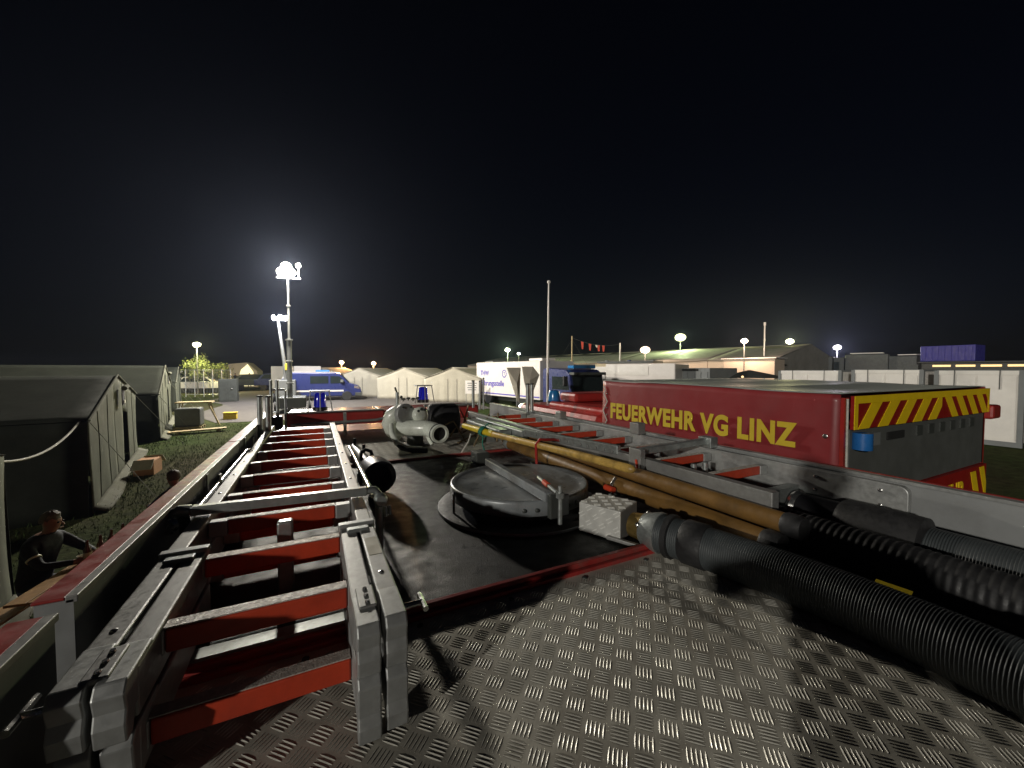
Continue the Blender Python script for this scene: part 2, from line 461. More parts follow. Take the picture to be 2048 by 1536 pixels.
# grass between the tents and the fire engine
nb = 26000
xs = rng.uniform(-7.0, -0.8, nb); ys = rng.uniform(4.5, 21.0, nb)
mb = MB()
for x, y in zip(xs, ys):
    if x > -0.9 or math.sin(x * 1.7 + 2 * math.sin(y * 0.6)) + rng.uniform(-1, 1) < -0.55:
        continue
    z = gz(x, y); h = rng.uniform(0.03, 0.09); a = rng.uniform(0, 6.28); w = 0.008
    dx, dy = math.cos(a) * w, math.sin(a) * w
    lx, ly = rng.uniform(-0.03, 0.03, 2)
    o = len(mb.v)
    mb.v += [(x - dx, y - dy, z - 0.01), (x + dx, y + dy, z - 0.01), (x + lx, y + ly, z + h)]
    mb.f.append((o, o + 1, o + 2))
gr = mb.build('grass', 'grass_blade'); tag(gr, 'short trodden grass between the olive tents and the fire engine', 'grass'); gr['kind'] = 'stuff'

# ------------------------------------------------------------------ the fire engine we stand on
ZF = -0.68                     # roof floor
XL, XR = -0.46, 2.04           # outer faces
fe = thing('fire_engine', (0.79, 1.5, -CZ), 'red fire engine whose walkable roof fills the foreground', 'fire engine')
YB, YF = -0.10, 4.75            # rear and front of the roof
MB().box(XL + 0.06, XR - 0.06, YB, 1.045, ZF - 0.03, ZF).build('floor_plate', 'plate', fe)
MB().box(XL + 0.06, XR - 0.06, 1.085, 2.97, ZF - 0.03, ZF - 0.004).build('tank_deck', 'deck', fe)
MB().box(XL + 0.06, XR - 0.06, 3.01, YF, ZF - 0.03, ZF).build('floor_plate', 'plate', fe)
MB().box(XL + 0.06, XR - 0.06, 1.045, 1.062, ZF - 0.03, ZF + 0.012).build('edge_strip', 'red_dirty', fe, bevel=0.003)
MB().box(XL + 0.06, XR - 0.06, 1.066, 1.085, ZF - 0.03, ZF + 0.026).build('edge_strip', 'red_dirty', fe, bevel=0.003)
MB().box(XL + 0.06, XR - 0.06, 2.97, 3.01, ZF - 0.03, ZF + 0.012).build('edge_strip', 'red_dirty', fe, bevel=0.003)

def tread_bars(x0, x1, y0, y1, H=0.0013):
    """raised five-bar groups, alternating direction on a 45 degree lattice"""
    p = 0.0311; ox, oy = 0.4335, 0.7289
    e1 = np.array([p, -p]); e2 = np.array([p, p])
    d1 = e1 / np.linalg.norm(e1); d2 = e2 / np.linalg.norm(e2)
    L, Wd, SP = 0.0165, 0.0022, 0.0078
    n = 5
    ts = np.linspace(-1, 1, n)
    verts = []; faces = []; base = 0
    for i in range(-120, 121):
        for j in range(-120, 121):
            cx, cyy = ox + i * p + j * p, oy - i * p + j * p
            if not (x0 < cx < x1 and y0 < cyy < y1):
                continue
            a, b = (d1, d2) if (i + j) % 2 == 0 else (d2, d1)
            for k in range(-2, 3):
                c = np.array([cx, cyy]) + b * SP * k
                # lens-shaped bar: left edge, ridge, right edge
                for t in ts:
                    w = Wd * math.sqrt(max(0.0, 1 - t * t * 0.92))
                    q = c + a * L * t
                    hh = ZF + H * (1 - 0.55 * t ** 4)
                    l = q - b * w; r = q + b * w
                    verts += [(l[0], l[1], ZF - 0.0003), (q[0], q[1], hh), (r[0], r[1], ZF - 0.0003)]
                for t in range(n - 1):
                    o = base + 3 * t
                    faces += [(o, o + 3, o + 4, o + 1), (o + 1, o + 4, o + 5, o + 2)]
                faces += [(base, base + 1, base + 2), (base + 3 * n - 3, base + 3 * n - 1, base + 3 * n - 2)]
                base += 3 * n
    m = MB(); m.v = verts; m.f = faces
    return m
tread_bars(XL + 0.08, XR - 0.08, -0.08, 1.03).build('tread_bars', 'plate_bar', fe, smooth=True, kind='stuff', angle=70)
tread_bars(XL + 0.08, XR - 0.08, 3.03, 4.72, 0.0011).build('tread_bars', 'plate_bar', fe, smooth=True, kind='stuff', angle=70)

for y in (1.022, 3.035):
    for k in range(9):
        MB().lathe([(0, 0.009), (0.0025, 0.008), (0.0035, 0.003)], (-0.30 + 0.27 * k, y, ZF), n=10).build('screw', 'dark_grey', fe, smooth=True)
# parapets with red caps; the left one has two open joints
ZT = -0.42
for y0, y1 in ((0.715, 0.945), (1.005, 2.78), (2.80, 4.6)):   # open at the rear where the access ladder comes up
    w = MB().box(XL, XL + 0.052, y0, y1, ZF - 0.05, ZT - 0.006).build('side_wall', 'grey_wall', fe)
    MB().box(XL - 0.004, XL + 0.040, y0, y1, ZT - 0.0055, ZT).build('cap', 'red_dirty', w, bevel=0.0015)
    MB().box(XL + 0.0405, XL + 0.058, y0, y1, ZT - 0.012, ZT + 0.0015).build('edge_profile', 'alu', w, bevel=0.0015)
w = MB().box(XR - 0.05, XR, YB, 4.6, ZF - 0.05, ZT - 0.006).build('side_wall', 'grey_wall', fe)
MB().box(XR - 0.014, XR + 0.004, YB, 4.6, ZT - 0.0055, ZT + 0.001).build('cap', 'red_dirty', w, bevel=0.0015)
MB().box(XR - 0.053, XR - 0.0145, YB, 4.6, ZT - 0.012, ZT).build('edge_profile', 'alu_dull', w, bevel=0.0015)
def rrect(x, y0, y1, z0, z1, r, n=6):
    pts = []
    for cy_, cz_, a0 in ((y1 - r, z1 - r, 0), (y0 + r, z1 - r, 90), (y0 + r, z0 + r, 180), (y1 - r, z0 + r, 270)):
        for k in range(n + 1):
            a = math.radians(a0 + 90 * k / n)
            pts.append((x, cy_ + r * math.cos(a), cz_ + r * math.sin(a)))
    return pts

# access ladder up the rear
for x in (-0.55, -0.15):
    MB().bar((x + 0.12, YB - 0.10, -2.75), (x + 0.12, YB - 0.14, ZF), 0.04, 0.04).build('access_ladder_rail', 'galv', fe)
for k in range(7):
    MB().box(-0.41, -0.05, YB - 0.26, YB - 0.08, -2.605 + 0.32 * k, -2.58 + 0.32 * k).build('access_ladder_step', 'galv', fe)
# lower body, cab and wheels
MB().box(XL + 0.02, XR - 0.02, YB, 4.2, -2.55, ZF - 0.06).build('body', 'red', fe, bevel=0.02)
cabv = [(XL + 0.02, 4.25, -2.55), (XL + 0.02, 6.3, -2.55), (XL + 0.02, 6.45, -1.75), (XL + 0.02, 6.1, -0.85), (XL + 0.02, 5.9, -0.72), (XL + 0.02, 4.25, -0.72)]
cab = MB().prism(cabv, (2.46, 0, 0)).build('cab', 'red', fe, bevel=0.04)
MB().prism([(XL + 0.015, 4.95, -1.6), (XL + 0.015, 6.2, -1.6), (XL + 0.015, 5.95, -0.95), (XL + 0.015, 4.95, -0.95)], (0.004, 0, 0)).build('window', 'glass', cab)
MB().prism([(XR - 0.015, 4.95, -1.6), (XR - 0.015, 6.2, -1.6), (XR - 0.015, 5.95, -0.95), (XR - 0.015, 4.95, -0.95)], (-0.004, 0, 0)).build('window', 'glass', cab)
for x in (XL + 0.16, XR - 0.16):
    for y in (0.2, 5.2):
        wz = gz(x, y) + 0.5
        wh = MB().lathe([(-0.14, 0.3), (-0.14, 0.47), (-0.1, 0.5), (0.1, 0.5), (0.14, 0.47), (0.14, 0.3)], (x, y, wz), (1, 0, 0), 28).build('wheel', 'tyre', fe, smooth=True)
        MB().lathe([(-0.1, 0.29), (0.1, 0.29)], (x, y, wz), (1, 0, 0), 20).build('rim', 'alu_dull', wh)

# front cross beam with tubular guard, beacons, upright tubes
MB().box(-0.27, 0.70, 4.66, 4.74, -0.60, -0.445).build('cross_beam', 'red', fe, bevel=0.012)
MB().box(1.20, 1.86, 4.66, 4.74, -0.60, -0.445).build('cross_beam', 'red', fe, bevel=0.012)
MB().box(-0.27, 0.66, 4.75, 5.35, -0.54, -0.47).build('roof_panel', 'red', fe, bevel=0.012)
MB().box(0.68, 1.86, 4.75, 5.35, -0.54, -0.47).build('roof_panel', 'red', fe, bevel=0.012)
MB().box(-0.28, 0.69, 4.62, 4.655, -0.452, -0.438).build('edge_profile', 'alu', fe, bevel=0.002)
MB().tube([(-0.22, 4.40, -0.545), (0.58, 4.40, -0.535), (0.66, 4.40, -0.52), (0.70, 4.40, -0.46), (0.74, 4.42, -0.43), (0.90, 4.5, -0.425)], 0.016, 10).build('guard_tube', 'galv', fe, smooth=True)
MB().bar((0.27, 4.40, ZF), (0.27, 4.40, -0.44), 0.03, 0.014, (0, 1, 0)).build('guard_post', 'galv', fe)
MB().tube([(1.15, 4.62, -0.425), (1.76, 4.62, -0.43)], 0.015, 10).build('guard_tube', 'galv', fe, smooth=True)

def beacon(x, y, z, s=1.0):
    b = MB().lathe([(0, 0.075 * s), (0.035 * s, 0.075 * s), (0.04 * s, 0.068 * s)], (x, y, z), n=24).build('blue_beacon', 'black_plastic', fe, smooth=True)
    MB().lathe([(0.04 * s, 0.064 * s), (0.10 * s, 0.060 * s), (0.18 * s, 0.054 * s), (0.195 * s, 0.045 * s), (0.2 * s, 0.02 * s)], (x, y, z), n=24).build('lens', 'blue_glass', b, smooth=True)
    g_ = MB().box(x - 0.10 * s, x + 0.10 * s, y - 0.085, y + 0.085, z + 0.212 * s, z + 0.222 * s).build('guard_plate', 'alu', b, bevel=0.003)
    for dx, dy in ((-0.12, -0.09), (0.12, -0.09), (0.0, -0.105)):
        MB().tube([(x + dx * s, y + dy, z), (x + dx * 0.75 * s, y + dy * 0.85, z + 0.212 * s)], 0.006, 8).build('guard_bar', 'alu', b, smooth=True)
    return b
beacon(0.045, 4.80, -0.445)
beacon(1.235, 5.0, -0.415)

def upright(x, y, z0, z1, r=0.018, cap=True):
    u = MB().tube([(x, y, z0), (x, y, z1)], r, 12).build('upright_tube', 'galv', fe, smooth=True)
    if cap:
        MB().lathe([(0, r), (0.004, r * 1.12), (0.012, r * 1.12), (0.014, r * 0.9)], (x, y, z1 - 0.005), n=12).build('cap', 'dark_grey', u, smooth=True)
    return u
upright(-0.385, 3.58, -0.53, -0.205, 0.019); upright(-0.325, 3.52, -0.53, -0.205, 0.019)
upright(-0.400, 4.62, -0.62, -0.10, 0.015, False); upright(-0.345, 4.62, -0.62, -0.10, 0.015, False)
MB().bar((-0.41, 4.62, -0.20), (-0.28, 4.62, -0.20), 0.02, 0.02).build('upright_clamp', 'galv', fe, bevel=0.003)
MB().tube([(-0.275, 4.62, -0.62), (-0.275, 4.62, -0.205)], 0.012, 10).build('upright_tube', 'galv', fe, smooth=True)
MB().box(-0.44, -0.30, 4.55, 4.68, -0.60, -0.47).build('clamp_block', 'black_plastic', fe, bevel=0.015)
upright(1.765, 4.6, -0.47, -0.137, 0.018); upright(1.862, 4.62, -0.50, -0.145, 0.011); upright(1.905, 4.60, -0.50, -0.105, 0.011)
upright(1.935, 3.50, -0.43, -0.145, 0.019); upright(1.985, 3.50, -0.43, -0.145, 0.019)
MB().box(1.885, 2.035, 3.44, 3.56, -0.445, -0.425).build('upright_base', 'galv', fe, bevel=0.003)

# tank hatch
HX, HY = 0.922, 1.758
hc = MB().lathe([(-0.004, 0.410), (0.010, 0.410), (0.015, 0.404), (0.016, 0.33), (0.022, 0.300), (0.056, 0.295)], (HX, HY, ZF), n=72).build('tank_hatch', 'rubber', fe, smooth=True)
MB().lathe([(0, 0.4105), (0.008, 0.4125), (0.013, 0.4105)], (HX, HY, ZF), n=72, caps=False).build('flange_rim', 'hatch', hc, smooth=True)
MB().lathe([(0.056, 0.29), (0.052, 0.335), (0.058, 0.345), (0.112, 0.347), (0.121, 0.344), (0.124, 0.336), (0.117, 0.322), (0.113, 0.28), (0.117, 0.2), (0.123, 0.1), (0.125, 0.02)], (HX, HY, ZF), n=80).build('lid', 'hatch', hc, smooth=True, angle=60)
MB().bar((0.893, 2.095, -0.534), (0.868, 1.385, -0.534), 0.036, 0.040).build('lid_bar', 'hatch', hc, bevel=0.005)
MB().box(0.855, 0.905, 1.350, 1.378, -0.615, -0.515).build('clasp', 'dark_grey', hc, bevel=0.004)
MB().box(0.925, 0.965, 1.375, 1.40, -0.62, -0.53).build('clasp', 'hatch', hc, bevel=0.004)
MB().tube([(0.893, 1.338, -0.635), (0.893, 1.338, -0.475)], 0.009, 10).build('clasp_bolt', 'galv', hc, smooth=True)
MB().lathe([(0, 0.018), (0.022, 0.018)], (0.893, 1.338, -0.525), n=6).build('clasp_nut', 'galv', hc)
MB().tube([(0.945, 1.60, -0.510), (0.905, 1.38, -0.518)], 0.009, 8).build('lever', 'galv', hc, smooth=True)
MB().tube([(0.932, 1.53, -0.5125), (0.922, 1.475, -0.5145)], 0.0125, 8).build('lever_grip', 'rung_red', hc, smooth=True)
MB().tube([(0.577, 1.745, -0.572), (0.568, 1.738, -0.58), (0.566, 1.73, -0.64), (0.566, 1.727, -0.666)], 0.006, 8).build('support_rod', 'steel', hc, smooth=True)
for a in (246, 255, 281, 290):
    t = math.radians(a)
    MB().lathe([(0, 0.009), (0.006, 0.009), (0.009, 0.004)], (HX + 0.346 * math.cos(t), HY + 0.346 * math.sin(t), -0.595), (math.cos(t), math.sin(t), 0), 10).build('bolt', 'dark_grey', hc, smooth=True)

# ------------------------------------------------------------------ ladders
def rung(par, y, x0, x1, zt, h=0.044, w=0.034, sleeve=0.045, tread=True, tm='tread'):
    r = MB().box(x0, x1, y - w / 2, y + w / 2, zt - h, zt).build('rung', 'rung_red', par, bevel=0.004)
    if tread:
        MB().box(x0 - 0.002, x1 - 0.001, y - w / 2 + 0.003, y + w / 2 - 0.003, zt + 0.0003, zt + 0.0028).build('tread', tm, r)
    for a, b in ((x0 - sleeve, x0 - 0.0005), (x1 + 0.0005, x1 + sleeve)):
        MB().box(a, b, y - w / 2 - 0.003, y + w / 2 + 0.003, zt - h - 0.003, zt + 0.001).build('rung_sleeve', 'alu_dull', r, bevel=0.004)

def foot(par, x0, x1, y, z0, z1):
    pts = [(x0, y + 0.09, z1 + 0.004), (x0, y - 0.012, z1 + 0.004), (x0, y - 0.024, z1 - 0.012), (x0, y - 0.018, z0 + 0.05), (x0, y - 0.024, z0 + 0.03), (x0, y - 0.02, z0), (x0, y, z0), (x0, y + 0.012, z0 + 0.03), (x0, y + 0.09, z0 + 0.03)]
    MB().prism(pts, (x1 - x0, 0, 0)).build('foot', 'alu_dull', par, bevel=0.003)

la = thing('ladder', (-0.1, 2.2, -0.56), 'aluminium ladder with red rungs, top of the stack along the left parapet', 'ladder', 'roof ladders')
for x0, x1 in ((-0.347, -0.304), (0.108, 0.150)):
    MB().box(x0, x1, 0.80, 3.78, -0.548, -0.462).build('rail', 'alu', la, bevel=0.004)
    foot(la, x0 + 0.001, x1 - 0.001, 0.755 if x0 > 0 else 0.785, -0.552, -0.462)
for x0, x1 in ((-0.297, -0.256), (0.058, 0.101)):
    MB().box(x0, x1, 0.80, 1.27, -0.546, -0.464).build('coupling_rail', 'alu', la, bevel=0.004)
    foot(la, x0 + 0.001, x1 - 0.001, 0.75 if x0 > 0 else 0.78, -0.552, -0.464)
for x0, x1 in ((-0.352, -0.252), (0.054, 0.154)):
    MB().box(x0, x1, 1.235, 1.262, -0.55, -0.454).build('clamp_strap', 'alu_dull', la, bevel=0.003)
    MB().box(x0 + 0.02, x1 - 0.02, 1.19, 1.215, -0.467, -0.455).build('clamp_lug', 'galv', la, bevel=0.003)
for x, y in ((-0.30, 0.82), (0.085, 0.83)):
    t_ = MB().box(x - 0.017, x + 0.017, y - 0.04, y + 0.04, -0.466, -0.456).build('latch_plate', 'alu', la, bevel=0.003)
    for k in range(3):
        MB().lathe([(0, 0.005), (0.003, 0.004)], (x, y - 0.025 + 0.025 * k, -0.4557), n=8).build('rivet', 'steel', t_, smooth=True)
for k in range(10):
    rung(la, 0.925 + 0.29 * k, -0.253, 0.056, -0.474, sleeve=0.05)
for k in range(10):
    y = 0.925 + 0.29 * k
    for x in (-0.326, 0.129):
        MB().lathe([(0, 0.006), (0.002, 0.005), (0.003, 0.002)], (x, y, -0.462), n=8).build('rivet', 'steel', la, smooth=True)
MB().box(0.114, 0.145, 1.02, 1.13, -0.4618, -0.4612).build('sticker', 'paper', la)
MB().tube([(0.155, 0.83, -0.50), (0.20, 0.83, -0.50)], 0.006, 8).build('locking_pin', 'steel', la, smooth=True)
MB().tube([(0.20, 0.80, -0.50), (0.20, 0.86, -0.50)], 0.006, 8).build('pin_handle', 'steel', la, smooth=True)
MB().tube([(-0.352, 0.80, -0.495), (-0.385, 0.80, -0.495)], 0.006, 8).build('locking_pin', 'steel', la, smooth=True)
MB().tube([(-0.385, 0.77, -0.495), (-0.385, 0.84, -0.495)], 0.006, 8).build('pin_handle', 'steel', la, smooth=True)

lb = thing('ladder', (-0.1, 2.2, -0.66), 'lower aluminium ladder with red rungs, under the left ladder in shadow', 'ladder', 'roof ladders')
for x0, x1 in ((-0.347, -0.304), (0.108, 0.150)):
    MB().box(x0, x1, 0.80, 3.70, -0.645, -0.562).build('rail', 'alu_dull', lb, bevel=0.004)
    foot(lb, x0 + 0.001, x1 - 0.001, 0.755 if x0 > 0 else 0.80, -0.672, -0.560)
for x0, x1 in ((-0.297, -0.256), (0.058, 0.101)):
    MB().box(x0, x1, 0.80, 1.27, -0.645, -0.562).build('coupling_rail', 'alu_dull', lb, bevel=0.004)
    foot(lb, x0 + 0.001, x1 - 0.001, 0.75 if x0 > 0 else 0.80, -0.676, -0.560)
for k in range(10):
    rung(lb, 0.845 + 0.29 * k, -0.253, 0.056, -0.578, sleeve=0.05, tread=True)
# bearers that carry the stack
for y in (1.1, 2.3, 3.4):
    MB().box(-0.39, 0.20, y - 0.02, y + 0.02, ZF, -0.6455).build('ladder_bearer', 'galv', fe)

# clamp bar across the left ladders, thin guide tubes and the post
cb = MB().bar((-0.355, 1.545, -0.443), (0.165, 1.515, -0.443), 0.030, 0.030).build('clamp_bar', 'galv', fe, bevel=0.004)
MB().tube([(-0.355, 1.545, -0.443), (-0.385, 1.547, -0.441), (-0.402, 1.548, -0.452), (-0.408, 1.548, -0.475), (-0.403, 1.548, -0.50)], 0.019, 10).build('hook', 'galv', cb, smooth=True)
MB().lathe([(0, 0.027), (0.016, 0.027), (0.026, 0.018)], (-0.404, 1.525, -0.472), (0, -1, 0), 14).build('hook_knob', 'steel', cb, smooth=True)
MB().bar((-0.375, 1.545, -0.46), (-0.345, 1.47, -0.56), 0.03, 0.02).build('clamp_lever', 'dark_grey', cb, bevel=0.004)
MB().tube([(0.165, 1.515, -0.443), (0.19, 1.513, -0.443), (0.203, 1.512, -0.455), (0.205, 1.512, -0.53), (0.205, 1.512, ZF)], 0.014, 10).build('hook', 'galv', cb, smooth=True)
MB().lathe([(0, 0.024), (0.02, 0.024), (0.03, 0.018)], (0.208, 1.498, -0.475), (0, -1, 0), 14).build('hook_knob', 'galv', cb, smooth=True)
MB().tube([(0.222, 1.48, -0.50), (0.222, 1.47, -0.535)], 0.006, 8).build('wing', 'steel', cb, smooth=True)
MB().tube([(0.236, 1.48, -0.498), (0.236, 1.47, -0.53)], 0.006, 8).build('wing', 'steel', cb, smooth=True)
MB().tube([(-0.384, 1.56, -0.50), (-0.384, 2.9, -0.50)], 0.013, 10).build('guide_tube', 'steel', fe, smooth=True)
MB().tube([(0.192, 1.56, -0.48), (0.192, 2.75, -0.50)], 0.010, 10).build('guide_tube', 'steel', fe, smooth=True)
for y in (1.98, 2.95):
    u = MB().bar((-0.40, y, -0.425), (-0.40, y, -0.50), 0.030, 0.006, (1, 0, 0)).build('channel_bracket', 'alu_dull', fe)
    MB().box(-0.40, -0.355, y - 0.015, y + 0.015, -0.506, -0.50).build('channel_base', 'alu', u)
    MB().bar((-0.356, y, -0.43), (-0.358, y, -0.50), 0.030, 0.005, (1, 0, 0)).build('channel_side', 'alu', u)
pst = MB().bar((-0.088, 1.36, ZF), (-0.088, 1.36, -0.455), 0.042, 0.034, (0, 1, 0)).build('centre_post', 'galv', fe, bevel=0.006)

# right-hand ladder beside the parapet
lr = thing('ladder', (1.7, 2.4, -0.52), 'aluminium ladder with red rungs lying along the right parapet', 'ladder', 'roof ladders')
MB().box(1.450, 1.492, 0.82, 3.95, -0.515, -0.438).build('rail', 'alu', lr, bevel=0.004)
fr_ = MB().prism(rrect(1.938, 0.62, 3.95, -0.545, -0.432, 0.028), (0.03, 0, 0)).build('rail', 'alu_dull', lr, bevel=0.003)
for y in (0.70, 0.92):
    for z in (-0.462, -0.520):
        MB().lathe([(0, 0.008), (0.004, 0.007), (0.006, 0.003)], (1.938, y, z), (-1, 0, 0), 10).build('rivet', 'steel', fr_, smooth=True)
for k in range(9):
    rung(lr, 1.13 + 0.30 * k, 1.545, 1.865, -0.452, h=0.04, sleeve=0.058)
MB().box(1.20, 1.30, 2.6, 3.3, -0.50, -0.44).build('coupling_head', 'galv', lr, bevel=0.01)
MB().box(1.31, 1.36, 2.45, 3.35, -0.50, -0.432).build('coupling_rail', 'galv', lr, bevel=0.01)
MB().bar((1.335, 2.45, -0.445), (1.46, 1.62, -0.432), 0.03, 0.05).build('slide_bar', 'galv', lr, bevel=0.005)
for k in range(14):
    MB().lathe([(0, 0.008), (0.004, 0.007)], (1.317 + 0.125 * (k + .5) / 14, 2.45 - 0.83 * (k + .5) / 14, -0.442), (-1, -0.1, 0), 8).build('slide_tooth', 'alu', lr, smooth=True)
rb = MB().bar((1.435, 1.475, -0.412), (1.955, 1.46, -0.395), 0.034, 0.034).build('clamp_bar', 'galv', fe, bevel=0.004)
MB().box(1.415, 1.448, 1.42, 1.50, -0.515, -0.39).build('clamp_plate', 'alu', rb, bevel=0.004)
MB().box(1.93, 1.99, 1.42, 1.50, -0.43, -0.372).build('clamp_plate', 'galv', rb, bevel=0.004)
MB().tube([(1.405, 1.44, -0.44), (1.40, 1.42, -0.50)], 0.006, 8).build('clamp_pin', 'rung_red', rb, smooth=True)
MB().box(1.90, 1.965, 1.93, 2.01, -0.428, -0.352).build('ladder_hook', 'alu', lr, bevel=0.005)
MB().box(1.90, 1.965, 2.85, 2.93, -0.428, -0.365).build('ladder_hook', 'galv', lr, bevel=0.005)
for y in (1.0, 2.2, 3.4):
    MB().box(1.43, 1.936, y - 0.02, y + 0.02, ZF, -0.516).build('ladder_bearer', 'galv', fe)
for x, y in ((1.62, 1.28), (1.70, 1.28)):
    MB().tube([(x, y, ZF), (x, y, -0.45)], 0.014, 10).build('ladder_stop', 'galv', fe, smooth=True)

# ------------------------------------------------------------------ suction pipes, shaft, corrugated hoses
def pipe(label, x, z, y0, y1, r):
    t = thing('suction_pipe', (x, (y0 + y1) / 2, z - r), label, 'pipe', 'suction pipes')
    MB().lathe([(0, r), (0.003, r), (y1 - y0, r)], (x, y0, z), (0, 1, 0), 24).build('tube', 'pipe', t, smooth=True)
    MB().lathe([(0, r * 1.03), (0.01, r * 1.15), (0.05, r * 1.15), (0.06, r * 1.03)], (x, y1 - 0.03, z), (0, 1, 0), 24).build('coupling', 'galv', t, smooth=True)
    MB().lathe([(0, r * 1.03), (0.01, r * 1.15), (0.05, r * 1.15), (0.06, r * 1.03)], (x, y0 - 0.03, z), (0, 1, 0), 24).build('coupling', 'rubber', t, smooth=True)
pipe('lower ochre suction pipe beside the ribbed hose', 1.355, -0.578, 0.76, 2.75, 0.038)
pipe('upper ochre suction pipe tucked under the right ladder rail', 1.398, -0.512, 0.72, 2.85, 0.034)
for y in (0.92, 1.50, 2.30):
    MB().box(1.30, 1.44, y - 0.018, y + 0.018, ZF, -0.617).build('pipe_cradle', 'galv', fe, bevel=0.003)
MB().tube([(1.31, 1.50, -0.615), (1.305, 1.50, -0.565), (1.33, 1.50, -0.537)], 0.008, 8).build('pipe_clip', 'steel', fe, smooth=True)
MB().tube([(1.292, 1.47, -0.585), (1.292, 1.53, -0.585)], 0.015, 10).build('clip_grip', 'rung_red', fe, smooth=True)
MB().box(1.03, 1.13, 2.62, 2.74, ZF - 0.003, -0.60).build('pipe_block', 'dark_grey', fe, bevel=0.006)

sh = thing('yellow_shaft', (1.2, 1.9, -0.5), 'long yellow wooden shaft strapped above the ochre pipes', 'shaft')
MB().tube([(1.288, 1.325, -0.452), (1.286, 1.335, -0.452), (1.282, 1.355, -0.452), (1.245, 1.8, -0.456), (1.16, 2.62, -0.470)], [0.006, 0.017, 0.021, 0.0215, 0.021], 16).build('handle', 'yellow', sh, smooth=True)
MB().tube([(1.16, 2.62, -0.470), (1.135, 2.84, -0.467), (1.10, 3.08, -0.462)], [0.024, 0.026, 0.022], 14).build('head', 'yellow_paint', sh, smooth=True)
st = thing('red_strap', (1.26, 2.05, -0.55), 'red strap looped round the yellow shaft and pipe', 'strap')
MB().tube([(1.205, 2.06, -0.60), (1.200, 2.06, -0.52), (1.198, 2.06, -0.455), (1.225, 2.06, -0.425), (1.262, 2.06, -0.43), (1.33, 2.07, -0.435), (1.41, 2.08, -0.455)], 0.009, 8).build('band', 'red', st, smooth=True)
rp = thing('tie_cord', (1.15, 2.7, -0.5), 'green cord tied round the yellow shaft head', 'cord')
for k in range(3):
    y = 2.74 + 0.022 * k
    MB().tube([(1.145 + 0.034 * math.cos(t), y + 0.01 * math.sin(t * 2), -0.468 + 0.034 * math.sin(t)) for t in np.linspace(0, 2 * math.pi, 15)], 0.006, 6).build('winding', 'green_rope', rp, smooth=True)
MB().tube([(1.13, 2.74, -0.50), (1.12, 2.73, -0.56), (1.135, 2.72, -0.61)], 0.005, 6).build('loose_end', 'green_rope', rp, smooth=True)
MB().tube([(1.15, 2.76, -0.433), (1.18, 2.76, -0.41), (1.22, 2.78, -0.42)], 0.005, 6).build('loose_end', 'green_rope', rp, smooth=True)

hb = thing('hose_end_box', (1.07, 1.26, ZF), 'small bright chequer plate box at the end of the ribbed hose', 'box')
A = Vector((0.40, -0.917, 0)).normalized(); B = Vector((0.917, 0.40, 0)).normalized(); Cc = Vector((1.10, 1.285, -0.617))
MB().obox(Cc, A, B, (0, 0, 1), 0.185, 0.165, 0.122).build('case', 'box_plate', hb, bevel=0.004)
def box_bars(origin, u, v, n, nu, nv):
    k = 0
    for i in range(nu):
        for j in range(nv):
            if (i + j) % 2:
                continue
            c = Vector(origin) + u * (i + 0.5) + v * (j + 0.5)
            for q in (-0.5, 0.5):
                d = (u.normalized() + v.normalized() * 0.7).normalized()
                e = n.cross(d).normalized()
                m_.bar(c + e * q * 0.013 - d * 0.013, c + e * q * 0.013 + d * 0.013, 0.0045, 0.0035, n)
m_ = MB()
up = Vector((0, 0, 1))
box_bars(Cc - A * 0.0925 - B * 0.083 - up * 0.061, A * 0.185 / 6, up * 0.122 / 4, -B, 6, 4)
box_bars(Cc - A * 0.0925 - B * 0.0825 + up * 0.0615, A * 0.185 / 6, B * 0.165 / 5, up, 6, 5)
m_.build('tread_bars', 'box_bar', hb, kind='stuff')
MB().bar(Cc - B * 0.09 + A * 0.04 - up * 0.05, Cc - B * 0.085 + A * 0.19 - up * 0.052, 0.018, 0.014).build('foot_strip', 'alu', hb, bevel=0.003)

def ribbed(label, pts, r, pitch, mat, name='ribbed_hose', amp=0.05, cat='hose'):
    pts = [Vector(p) for p in pts]
    # Catmull-Rom through the points
    P = [2 * pts[0] - pts[1]] + pts + [2 * pts[-1] - pts[-2]]
    dense = []
    for i in range(1, len(P) - 2):
        for k in range(40):
            t = k / 40
            dense.append(0.5 * ((2 * P[i]) + (P[i + 1] - P[i - 1]) * t + (2 * P[i - 1] - 5 * P[i] + 4 * P[i + 1] - P[i + 2]) * t * t + (3 * P[i] - P[i - 1] - 3 * P[i + 1] + P[i + 2]) * t ** 3))
    dense.append(pts[-1])
    L = [0]
    for i in range(1, len(dense)):
        L.append(L[-1] + (dense[i] - dense[i - 1]).length)
    out, rr = [], []
    s = 0.0; i = 0; step = pitch / 6
    while s < L[-1]:
        while i < len(L) - 2 and L[i + 1] < s:
            i += 1
        f = (s - L[i]) / max(1e-9, L[i + 1] - L[i])
        out.append(dense[i].lerp(dense[i + 1], f))
        rr.append(r * (1 - amp + amp * (0.5 + 0.5 * math.cos(2 * math.pi * s / pitch)) * 2))
        s += step
    t = thing(name, (pts[len(pts) // 2].x, pts[len(pts) // 2].y, pts[len(pts) // 2].z - r), label, cat, 'roof hoses')
    MB().tube(out, rr, 26).build('tube', mat, t, smooth=True, angle=80)
    return t
hpts = [(1.150, 1.04, -0.610), (1.175, 0.93, -0.607), (1.215, 0.74, -0.606), (1.245, 0.52, -0.607), (1.245, 0.28, -0.607), (1.225, 0.0, -0.607), (1.22, -0.5, -0.607)]
h1 = ribbed('grey ribbed suction hose running from the small plate box', hpts, 0.070, 0.0068, 'hose', amp=0.014)
